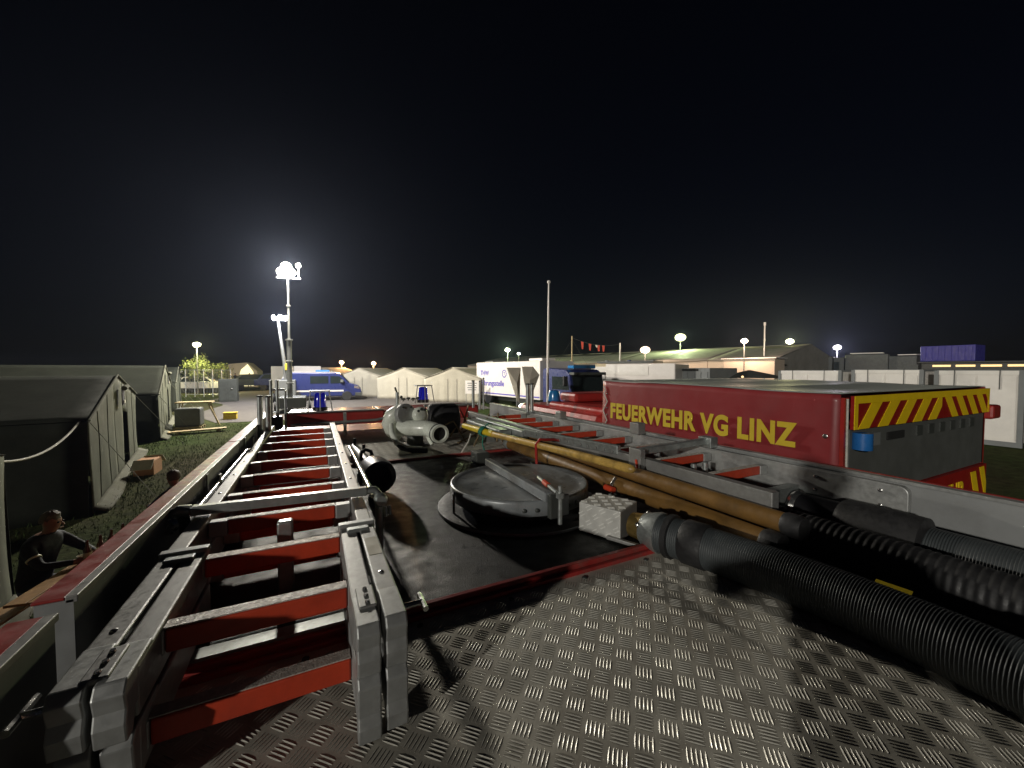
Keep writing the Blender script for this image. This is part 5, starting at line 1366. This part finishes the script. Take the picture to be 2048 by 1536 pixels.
sail('left narrow folded beige canvas hanging before the command truck', [(6.98, 14.40, 0.10), (7.50, 14.15, 0.10), (7.48, 14.16, -0.45), (7.46, 14.16, -1.33), (7.35, 14.2, -1.25)], 0.22)
sail('right wide folded beige canvas hanging before the command truck', [(7.53, 14.12, 0.14), (7.93, 13.90, 0.14), (8.16, 13.77, -0.20), (7.87, 13.93, -1.10), (7.72, 14.02, -0.95), (7.62, 14.07, -0.5)], 0.22)

fm = thing('flag_mast', at_ground(8.98, 14.45), 'thin white mast with a knob, rising beside the blue cab', 'mast')
MB().tube([(8.98, 14.45, gz(8.98, 14.45)), (8.98, 14.45, 0.8), (9.0, 14.42, 3.70)], [0.055, 0.048, 0.028], 12).build('pole', 'white_paint', fm, smooth=True)
MB().sphere((9.0, 14.42, 3.76), 0.075, 12, 8).build('knob', 'white_paint', fm, smooth=True)
MB().tube([(9.03, 14.42, 3.55), (9.03, 14.42, 3.68)], 0.03, 8).build('pulley', 'dark_grey', fm)

# bunting
bu = thing('bunting', at_ground(18.7, 23.4), 'line of red and white pennants between two poles', 'bunting')
q1, q2 = Vector((17.34, 24.48, 2.45)), Vector((20.07, 22.30, 1.90))
MB().tube([(q1.x, q1.y, gz(q1.x, q1.y)), (q1.x, q1.y, 2.56)], 0.05, 8).build('pole', 'plank', bu, smooth=True)
MB().tube([(q2.x, q2.y, gz(q2.x, q2.y)), (q2.x, q2.y, 1.98)], 0.045, 8).build('pole', 'white_paint', bu, smooth=True)
ln = lambda s: q1.lerp(q2, s) + Vector((0, 0, -0.30 * 4 * s * (1 - s)))
MB().tube([ln(s) for s in np.linspace(0, 1, 12)], 0.012, 6).build('line', 'dark_grey', bu, smooth=True)
for k, (s, c, L) in enumerate(((0.22, 'orange_red', 0.55), (0.38, 'orange_red', 0.5), (0.52, 'paper', 0.18), (0.56, 'orange_red', 0.45), (0.66, 'orange_red', 0.45))):
    p = ln(s); dd = (q2 - q1).normalized()
    MB().prism([p + dd * 0.10, p - dd * 0.10, p - dd * 0.04 - Vector((0, 0, L)), p + dd * 0.06 - Vector((0, 0, L))], (0.01, 0.012, 0)).build('pennant', c, bu)
for s in (-1, 1):
    MB().tube([(q1.x, q1.y, 2.3), (q1.x + 1.2 * s, q1.y - 0.4 * s, 0.3)], 0.008, 5).build('stay', 'dark_grey', bu)

# ------------------------------------------------------------------ white tents in a row
def white_tent(label, pk, w, h_r, h_e, depth, dirn):
    d_ = Vector((dirn[0], dirn[1], 0)).normalized()           # along the gable
    n_ = Vector((-d_.y, d_.x, 0))                              # away from the camera
    c = Vector((pk[0], pk[1], gz(pk[0], pk[1])))
    t = thing('white_tent', tuple(c + n_ * depth / 2), label, 'tent', 'white tents in a row')
    top = lambda u: h_e + (h_r - h_e) * (1 - abs(2 * u - 1))
    P = lambda u, dd, z: tuple(c + d_ * (u - 0.5) * w + n_ * dd + Vector((0, 0, z)))
    MB().grid(lambda u, v: P(u, -0.03 * math.sin(u * 40) * (1 - v), top(u) * v), 24, 8).build('gable', 'canvas_white', t, smooth=True, solid=0.01)
    MB().grid(lambda u, v: P(u, depth, top(u) * v), 6, 4).build('gable', 'canvas_white', t, smooth=True, solid=0.01)
    for s in (0, 1):
        MB().grid(lambda u, v, s=s: P(0.5 * v if s == 0 else 1 - 0.5 * v, depth * u - 0.08, top(0.5 * v) + 0.02 - 0.05 * math.sin(math.pi * v)), 12, 8).build('roof_slope', 'canvas_white', t, smooth=True, solid=0.01)
        MB().grid(lambda u, v, s=s: P(s, depth * u, h_e * v), 8, 3).build('side_wall', 'canvas_white', t, smooth=True, solid=0.01)
    for u in (0.42, 0.58):
        MB().bar(P(u, -0.05, 0.05), P(u, -0.05, h_e * 0.98), 0.02, 0.02, (1, 0, 0)).build('door_seam', 'canvas_grey', t)
    return t
dg_ = (0.80, -0.60)
white_tent('white tent mostly hidden behind the blue van, leftmost of the row', (0.6, 38.2), 4.4, 2.36, 1.65, 6, (0.93, -0.37))
white_tent('white tent behind the blue van bonnet', (3.1, 33.6), 4.0, 2.30, 1.62, 6, (0.86, -0.51))
white_tent('white tent in the middle of the row', (5.80, 29.6), 4.1, 2.30, 1.60, 7, dg_)
white_tent('white tent beside the command truck, rightmost of the row', (8.30, 25.6), 4.0, 2.36, 1.62, 7, dg_)
nbd = thing('notice_board', at_ground(9.05, 23.9), 'pale notice board in front of the right white tent', 'board')
nx, ny = 9.02, 23.7
MB().obox((nx, ny, gz(nx, ny) + 1.15), (0.8, -0.6, 0), (0.6, 0.8, 0), (0, 0, 1), 0.9, 0.03, 0.85).build('panel', 'white_paint', nbd)
for k in range(4):
    MB().obox((nx - 0.012, ny - 0.016, gz(nx, ny) + 1.40 - 0.14 * k), (0.8, -0.6, 0), (0.6, 0.8, 0), (0, 0, 1), 0.62 - 0.08 * (k % 2), 0.006, 0.05).build('print_line', 'container_grey', nbd)
for s in (-0.4, 0.4):
    MB().tube([(nx + 0.8 * s, ny - 0.6 * s, gz(nx, ny)), (nx + 0.8 * s, ny - 0.6 * s, gz(nx, ny) + 0.75)], 0.02, 8).build('leg', 'galv', nbd)

# ------------------------------------------------------------------ large hall with grey roof
hall = thing('hall', (37.5, 50.0, gz(40, 50)), 'long hall with grey roof and brightly lit beige wall', 'building')
ha = Vector((36.6, 20.6, 0)); hbv = Vector((28.0, 76.0, 0)); hd_ = (hbv - ha).normalized(); hn = Vector((hd_.y, -hd_.x, 0))
if hn.x < 0:
    hn = -hn
HL = (hbv - ha).length; hz = gz(40, 40); HE, HR, HWd = 0.98, 2.62, 16.0
def hp(l, off, z):
    q = ha + hd_ * l + hn * off
    return (q.x, q.y, z)
nseg = 9
M['hall_wall'] = pm('beige_hall_wall', (0.56, 0.46, 0.36), 0.75, 0, 0.06, 0.6, 0.05, 4)
for k in range(nseg):
    l0, l1 = HL * k / nseg, HL * (k + 1) / nseg
    MB().prism([hp(l0 + 0.03, 0, hz), hp(l1 - 0.03, 0, hz), hp(l1 - 0.03, 0, HE), hp(l0 + 0.03, 0, HE)], hn * 0.15).build('wall_panel', 'hall_wall', hall)
    MB().grid(lambda u, v: hp(l0 + 0.02 + (l1 - l0 - 0.04) * u, -0.3 + (HWd / 2 + 0.3) * v, HE + (HR - HE) * v - 0.08 * math.sin(math.pi * u)), 8, 4).build('roof_panel', 'canvas_grey', hall, smooth=True, solid=0.02)
    MB().grid(lambda u, v: hp(l0 + 0.02 + (l1 - l0 - 0.04) * u, HWd + 0.3 - (HWd / 2 + 0.3) * v, HE + (HR - HE) * v), 4, 2).build('roof_panel', 'canvas_grey', hall, smooth=True, solid=0.02)
MB().prism([hp(0, 0.2, hz), hp(0, HWd, hz), hp(0, HWd, HE), hp(0, HWd / 2, HR - 0.03), hp(0, 0.2, HE)], hd_ * 0.1).build('end_wall', 'canvas_grey', hall)
MB().prism([hp(HL, 0.2, hz), hp(HL, HWd, hz), hp(HL, HWd, HE), hp(HL, HWd / 2, HR - 0.03), hp(HL, 0.2, HE)], -hd_ * 0.1).build('end_wall', 'canvas_grey', hall)
# porch box at the near end and a lit doorway
pbx = thing('entrance_cabin', at_ground(34.5, 21.8), 'beige entrance cabin at the near end of the hall', 'cabin')
MB().obox((34.8, 21.6, (hz + 0.98) / 2), hd_, hn, (0, 0, 1), 4.2, 2.0, 0.98 - hz).build('body', 'hall_wall', pbx, bevel=0.04)
MB().obox((34.8, 21.6, 1.02), hd_, hn, (0, 0, 1), 4.5, 2.3, 0.07).build('roof', 'white_paint', pbx)
MB().obox((34.0, 22.9, -0.35), hd_, hn, (0, 0, 1), 0.9, 0.7, 1.3).build('doorway', 'glass', pbx)
an = thing('antenna_mast', at_ground(38.7, 22.9), 'thin antenna mast on the right of the hall roof', 'antenna')
MB().tube([(38.0, 22.55, gz(38, 22)), (38.0, 22.55, 4.45)], 0.06, 8).build('pole', 'white_paint', an, smooth=True)
MB().tube([(38.0, 22.55, 4.2), (38.0, 22.55, 4.5)], 0.10, 8).build('tip', 'white_paint', an, smooth=True)

# ------------------------------------------------------------------ white fire trucks and containers on the right
def box_truck(name, label, c, d, L, W, H, body, cabm, cat='truck', group='parked trucks', cab_len=2.0, windows=True):
    c = Vector((c[0], c[1], gz(c[0], c[1]))); d = Vector((d[0], d[1], 0)).normalized(); n = Vector((-d.y, d.x, 0))
    t = thing(name, tuple(c), label, cat, group)
    MB().obox(c + d * (-cab_len / 2) + Vector((0, 0, 0.55 + (H - 0.55) / 2)), d, n, (0, 0, 1), L - cab_len - 0.1, W, H - 0.55).build('box_body', body, t, bevel=0.06)
    cp = [c + d * (L / 2 - cab_len) + n * (-W / 2 + 0.02) + Vector((0, 0, z)) + d * l for l, z in ((0, 0.45), (cab_len, 0.45), (cab_len + 0.02, 1.25), (cab_len - 0.25, H * 0.86), (cab_len - 0.5, H * 0.92), (0, H * 0.92))]
    cb_ = MB().prism(cp, n * (W - 0.04)).build('cab', cabm, t, bevel=0.05)
    for s in (-1, 1):
        wp = [c + d * (L / 2 - cab_len) + n * s * (W / 2 - 0.01) + Vector((0, 0, z)) + d * l for l, z in ((0.4, 1.3), (cab_len - 0.1, 1.3), (cab_len - 0.3, H * 0.8), (0.4, H * 0.8))]
        MB().prism(wp, n * 0.01 * s).build('window', 'glass', cb_)
    for l in (-L * 0.3, L / 2 - cab_len * 0.55):
        for s in (-1, 1):
            q = c + d * l + n * s * (W / 2 - 0.15)
            vehicle_wheel(t, q.x, q.y, 0.45, n, 0.28)
    return t, c, d, n
wt, wc_, wd_, wnn = box_truck('box_truck', 'white truck with rounded wheel arch behind the red tarpaulin', (17.5, 18.6), (-0.38, 0.93), 6.5, 2.4, 2.62, 'white_paint', 'white_paint', cab_len=2.2)
MB().obox(wc_ + wnn * 1.22 + Vector((0, 0, 2.2)), wd_, wnn, (0, 0, 1), 3.4, 0.03, 0.5).build('roller_shutter', 'container_white', wt)
MB().obox(wc_ + Vector((0, 0, 2.72)), wd_, wnn, (0, 0, 1), 3.6, 1.6, 0.12).build('roof_rack', 'dark_grey', wt)
for k in range(3):
    MB().tube([tuple(wc_ + wd_ * (-1.5 + 1.5 * k) + Vector((0, 0, 2.66))), tuple(wc_ + wd_ * (-1.5 + 1.5 * k) + Vector((0, 0, 2.86)))], 0.14, 12).build('roof_drum', 'van_blue' if k == 1 else 'container_grey', wt, smooth=True)
gcx = thing('grey_container', at_ground(20.0, 15.4), 'dark grey container beside the white truck', 'container')
MB().box(18.7, 21.0, 13.9, 16.6, gz(20, 15), 0.11).build('body', 'container_grey', gcx, bevel=0.03)
MB().box(18.65, 18.698, 14.6, 16.5, -0.05, 0.06).build('lintel', 'dark_gap', gcx)
for k in range(6):
    MB().box(18.66, 18.697, 14.0 + 0.42 * k, 14.2 + 0.42 * k, gz(20, 15) + 0.1, -0.1).build('rib', 'container_grey', gcx)
dt = thing('dark_tent', at_ground(21.5, 13.2), 'low dark peaked tent roof with an orange lamp before the hall', 'tent')
dz = gz(21, 13)
apx = (21.6, 13.6, 0.0)
cor = [(20.2, 14.6), (20.6, 12.2), (22.9, 12.3), (22.8, 14.9)]
m_ = MB(); m_.v += [(x, y, -0.42) for x, y in cor] + [apx]; m_.f += [(k, (k + 1) % 4, 4) for k in range(4)]
m_.build('roof', 'dark_grey', dt, solid=0.02)
for x, y in cor:
    MB().tube([(x, y, gz(x, y)), (x, y, -0.42)], 0.04, 8).build('leg', 'galv', dt)
MB().sphere((20.38, 13.2, -0.36), 0.06, 10, 8).build('marker_lamp', 'lamp_orange', dt)

def container(label, x, y0, y1, z0, z1, depth=2.4):
    t = thing('site_container', (x + depth / 2, (y0 + y1) / 2, z0), label, 'container', 'white site containers on the right')
    MB().box(x + 0.02, x + depth, y0 + 0.06, y1 - 0.06, z0 + 0.12, z1 - 0.05).build('body', 'container_white', t)
    for y in (y0, y1):
        s = 1 if y == y0 else -1
        MB().box(x - 0.02, x + 0.10, min(y, y + 0.12 * s), max(y, y + 0.12 * s), z0, z1).build('corner_post', 'container_grey', t)
    MB().box(x - 0.015, x + 0.08, y0 + 0.121, y1 - 0.121, z1 - 0.14, z1 - 0.002).build('top_rail', 'container_white', t)
    MB().box(x - 0.015, x + 0.08, y0 + 0.121, y1 - 0.121, z0, z0 + 0.16).build('bottom_rail', 'container_grey', t)
    n = max(2, int((y1 - y0 - 0.3) / 0.9))
    for k in range(n):
        a = y0 + 0.15 + (y1 - y0 - 0.3) * k / n; b = y0 + 0.15 + (y1 - y0 - 0.3) * (k + 1) / n
        MB().box(x - 0.002, x + 0.019, a + 0.02, b - 0.02, z0 + 0.2, z1 - 0.17).build('wall_panel', 'container_white', t)
    MB().box(x + 0.05, x + depth - 0.05, y0 + 0.05, y1 - 0.05, z1 - 0.049, z1 + 0.02).build('roof', 'container_grey', t)
    for k in (0.25, 0.75):
        MB().tube([(x - 0.03, y0 + (y1 - y0) * k, z1 + 0.02), (x - 0.03, y0 + (y1 - y0) * k, z1 - 0.6)], 0.012, 6).build('cable', 'dark_grey', t)
    return t
zc = -2.44
container('white site container at the right picture edge, standing on dark ground', 19.6, 3.72, 5.72, zc, -0.02)
container('white site container second from the right edge', 19.6, 5.98, 8.12, zc, 0.0)
container('white site container third from the right edge', 19.6, 8.45, 10.95, zc, -0.03)
container('white site container partly out of the right edge', 19.6, 1.25, 3.50, zc, -0.02)

bc = thing('blue_container', (53.2, 14.6, 0.8), 'blue container raised above the white containers, far right', 'container')
MB().box(53.0, 55.5, 12.9, 16.5, 0.82, 2.30).build('body', 'container_blue', bc, bevel=0.05)
MB().box(53.1, 55.3, 13.0, 16.4, gz(53, 14), 0.8).build('plinth', 'dark_grey', bc)
for k in range(8):
    MB().box(52.95, 52.995, 13.1 + 0.43 * k, 13.3 + 0.43 * k, 0.9, 2.2).build('rib', 'container_blue', bc)
ws = thing('pavilion', (49.5, 11, gz(49, 11)), 'low pavilion with a row of orange lit windows, far right', 'pavilion')
MB().box(48.6, 54, 3.0, 15.0, gz(49, 10), 0.62).build('body', 'dark_grey', ws)
MB().box(48.3, 54.4, 2.8, 15.2, 0.63, 0.72).build('roof', 'dark_grey', ws)
for k in range(8):
    MB().box(48.55, 48.595, 3.4 + 1.4 * k, 4.5 + 1.4 * k, 0.28, 0.44).build('window', 'lit_strip', ws)

# dark trucks on the skyline right of the hall
for k, (lab, x, y, L) in enumerate((('dark truck on the skyline, next to the hall', 50.0, 25.5, 6.0), ('dark truck on the skyline, middle one', 52.5, 21.5, 5.5), ('dark truck on the skyline, left of the blue container', 55.0, 18.5, 6.5))):
    c0 = box_truck('parked_truck', lab, (x, y), (-0.3, 0.95), L, 2.5, 3.6 + 0.2 * (k % 2), 'dark_grey', 'dark_grey', group='dark trucks on the skyline')
    MB().obox(c0[1] + c0[2] * (-1) + Vector((0, 0, 3.72 + 0.2 * (k % 2))), c0[2], c0[3], (0, 0, 1), 2.6, 2.2, 0.08).build('roof_panel', 'white_paint', c0[0])

# ------------------------------------------------------------------ far left: barrier, lit tent, vehicles, tree
ba = thing('barrier_fence', at_ground(-7.2, 38.2), 'grey mesh barrier fence behind the olive tents', 'fence')
f0, f1 = Vector((-9.2, 39.5, 0)), Vector((-6.0, 38.0, 0))
zb0 = gz(-7, 38)
for s in np.linspace(0, 1, 6):
    p = f0.lerp(f1, s)
    MB().tube([(p.x, p.y, zb0), (p.x, p.y, zb0 + 2.2)], 0.03, 8).build('post', 'galv', ba, smooth=True)
for h in (0.2, 1.2, 2.15):
    MB().tube([(f0.x, f0.y, zb0 + h), (f1.x, f1.y, zb0 + h)], 0.02, 8).build('rail', 'galv', ba, smooth=True)
for s in np.linspace(0.02, 0.98, 30):
    p = f0.lerp(f1, s)
    MB().tube([(p.x, p.y, zb0 + 0.2), (p.x, p.y, zb0 + 2.15)], 0.008, 4).build('wire', 'galv', ba)
dbx = thing('storage_cabinet', at_ground(-5.2, 32.4), 'dark grey cabinet standing at the yard edge', 'cabinet')
z_ = gz(-5.2, 32.4)
MB().box(-5.75, -4.75, 32.0, 32.9, z_, z_ + 1.55).build('body', 'dark_grey', dbx, bevel=0.03)
MB().box(-5.70, -5.27, 31.985, 31.998, z_ + 0.1, z_ + 1.45).build('door', 'dark_grey', dbx)
MB().box(-5.23, -4.80, 31.985, 31.998, z_ + 0.1, z_ + 1.45).build('door', 'dark_grey', dbx)
MB().sphere((-5.0, 31.96, z_ + 0.9), 0.05, 8, 6).build('handle', 'steel', dbx)
li = thing('lit_tent', at_ground(-8.1, 60.5), 'small tent with a glowing yellow entrance, far left', 'tent')
z_ = gz(-8, 60)
gp = [(-9.6, 59.5, z_), (-6.6, 59.5, z_), (-6.6, 59.5, z_ + 2.0), (-7.7, 59.5, z_ + 3.1), (-9.6, 59.5, z_ + 2.9)]
MB().prism(gp, (0, 6, 0)).build('body', 'canvas_white', li)
MB().prism([(-8.85, 59.45, z_ + 0.15), (-7.0, 59.45, z_ + 0.15), (-7.0, 59.45, z_ + 1.9), (-7.6, 59.45, z_ + 2.9), (-8.3, 59.45, z_ + 2.2)], (0, 0.03, 0)).build('entrance', 'lit_yellow', li)
person('person', 'dark silhouette left of the glowing tent entrance', at_ground(-8.55, 57.0), math.radians(20), STAND, 'people at the glowing tent')
person('person', 'dark silhouette standing right in the glowing entrance light', at_ground(-7.15, 57.2), math.radians(170), STAND, 'people at the glowing tent')

def car(name, label, c, d, L, H, mat_, group='parked cars'):
    c = Vector((c[0], c[1], gz(c[0], c[1]))); d = Vector((d[0], d[1], 0)).normalized(); n = Vector((-d.y, d.x, 0)); W = 1.8
    t = thing(name, tuple(c), label, 'car', group)
    pf = [(-0.5, 0.28), (-0.5, 0.62), (-0.42, 0.66), (-0.30, 0.98), (0.12, 1.0), (0.28, 0.66), (0.46, 0.58), (0.5, 0.42), (0.5, 0.28)]
    MB().prism([c + d * l * L - n * W / 2 + Vector((0, 0, h * H)) for l, h in pf], n * W).build('body', mat_, t, bevel=0.06)
    for s in (-1, 1):
        MB().prism([c + d * l * L + n * s * (W / 2 + 0.004) + Vector((0, 0, h * H)) for l, h in ((-0.36, 0.68), (-0.28, 0.94), (0.10, 0.95), (0.22, 0.68))], n * 0.006 * s).build('window', 'glass', t)
        for l in (-0.31, 0.31):
            q = c + d * l * L + n * s * (W / 2 - 0.12)
            vehicle_wheel(t, q.x, q.y, 0.32, n)
        MB().obox(c + d * L * 0.495 + n * s * 0.6 + Vector((0, 0, 0.48 * H)), d, n, (0, 0, 1), 0.06, 0.35, 0.14).build('headlight', 'chrome', t)
car('parked_car', 'bright white car under the lamp beyond the olive tents', (-9.4, 46.5), (1, -0.25), 4.4, 1.55, 'white_paint')
car('parked_car', 'dark car parked left of the blue van', (-6.0, 52.0), (1, 0.2), 4.4, 1.7, 'dark_grey')
car('parked_car', 'dark blue car close behind the blue van', (-3.4, 50.0), (1, -0.2), 4.6, 1.8, 'van_blue')
wbx = thing('white_trailer', at_ground(-0.9, 36.5), 'plain pale box trailer behind the blue van', 'trailer')
z_ = gz(-1, 36.5)
MB().box(-1.5, 0.45, 36.0, 40.0, z_ + 0.5, 0.32).build('box_body', 'white_paint', wbx, bevel=0.04)
MB().box(-3.1, -1.52, 36.2, 39.5, z_ + 0.5, 0.30).build('awning_body', 'canvas_white', wbx, bevel=0.04)
for x in (-1.3, 0.25):
    vehicle_wheel(wbx, x, 38, 0.35, (1, 0, 0))

def tree(label, x, y, h, r, n, group='trees'):
    z = gz(x, y)
    t = thing('tree', (x, y, z), label, 'tree', group)
    m = MB()
    m.tube([(x, y, z), (x + 0.1, y, z + h * 0.35), (x + 0.05, y, z + h * 0.75)], [0.16, 0.12, 0.05], 9)
    random.seed(int(abs(x) * 100))
    cl = []
    for k in range(16):
        a = random.uniform(0, 6.28); zz = random.uniform(0.45, 1.0); rr = r * random.uniform(0.3, 1.0) * (1.15 - 0.5 * zz)
        e_ = (x + rr * math.cos(a), y + rr * math.sin(a), z + h * zz)
        m.tube([(x + 0.06, y, z + h * random.uniform(0.3, 0.6)), e_], [0.05, 0.015], 6); cl.append(e_)
    m.build('trunk', 'bark', t, smooth=True)
    c = MB()
    for k in range(n):
        b = random.choice(cl)
        p = Vector(b) + Vector((random.gauss(0, .28), random.gauss(0, .28), random.gauss(0, .24)))
        u = Vector((random.gauss(0, 1), random.gauss(0, 1), random.gauss(0, 1))).normalized(); w = u.orthogonal().normalized(); s = random.uniform(0.05, 0.12)
        o = len(c.v); c.v += [tuple(p - u * s), tuple(p + w * s * 0.5), tuple(p + u * s), tuple(p - w * s * 0.5)]; c.f.append((o, o + 1, o + 2, o + 3))
    c.build('crown', 'leaf', t, kind='stuff')
tree('lamp-lit tree behind the third olive tent', -9.9, 46.2, 3.1, 1.3, 3500)
tree('darker small tree right of the lamp post', -8.3, 46.9, 2.5, 1.0, 2200)

# ------------------------------------------------------------------ thin night haze that carries the glow of the lamps
hzm = bpy.data.materials.new('night_haze')
hzm.use_nodes = True
hn_ = hzm.node_tree
hn_.nodes.clear()
ho = hn_.nodes.new('ShaderNodeOutputMaterial')
hv = hn_.nodes.new('ShaderNodeVolumePrincipled')
hv.inputs['Color'].default_value = (0.60, 0.70, 1.0, 1)
hv.inputs['Density'].default_value = 0.00034
hv.inputs['Anisotropy'].default_value = 0.65
hn_.links.new(hv.outputs[0], ho.inputs['Volume'])
M['haze'] = hzm
hz_o = MB().box(-410, 410, -410, 410, -CZ - 1.5, 8.5).build('haze', 'haze')
hz_o['kind'] = 'stuff'
tag(hz_o, 'thin night haze filling the whole camp', 'haze')
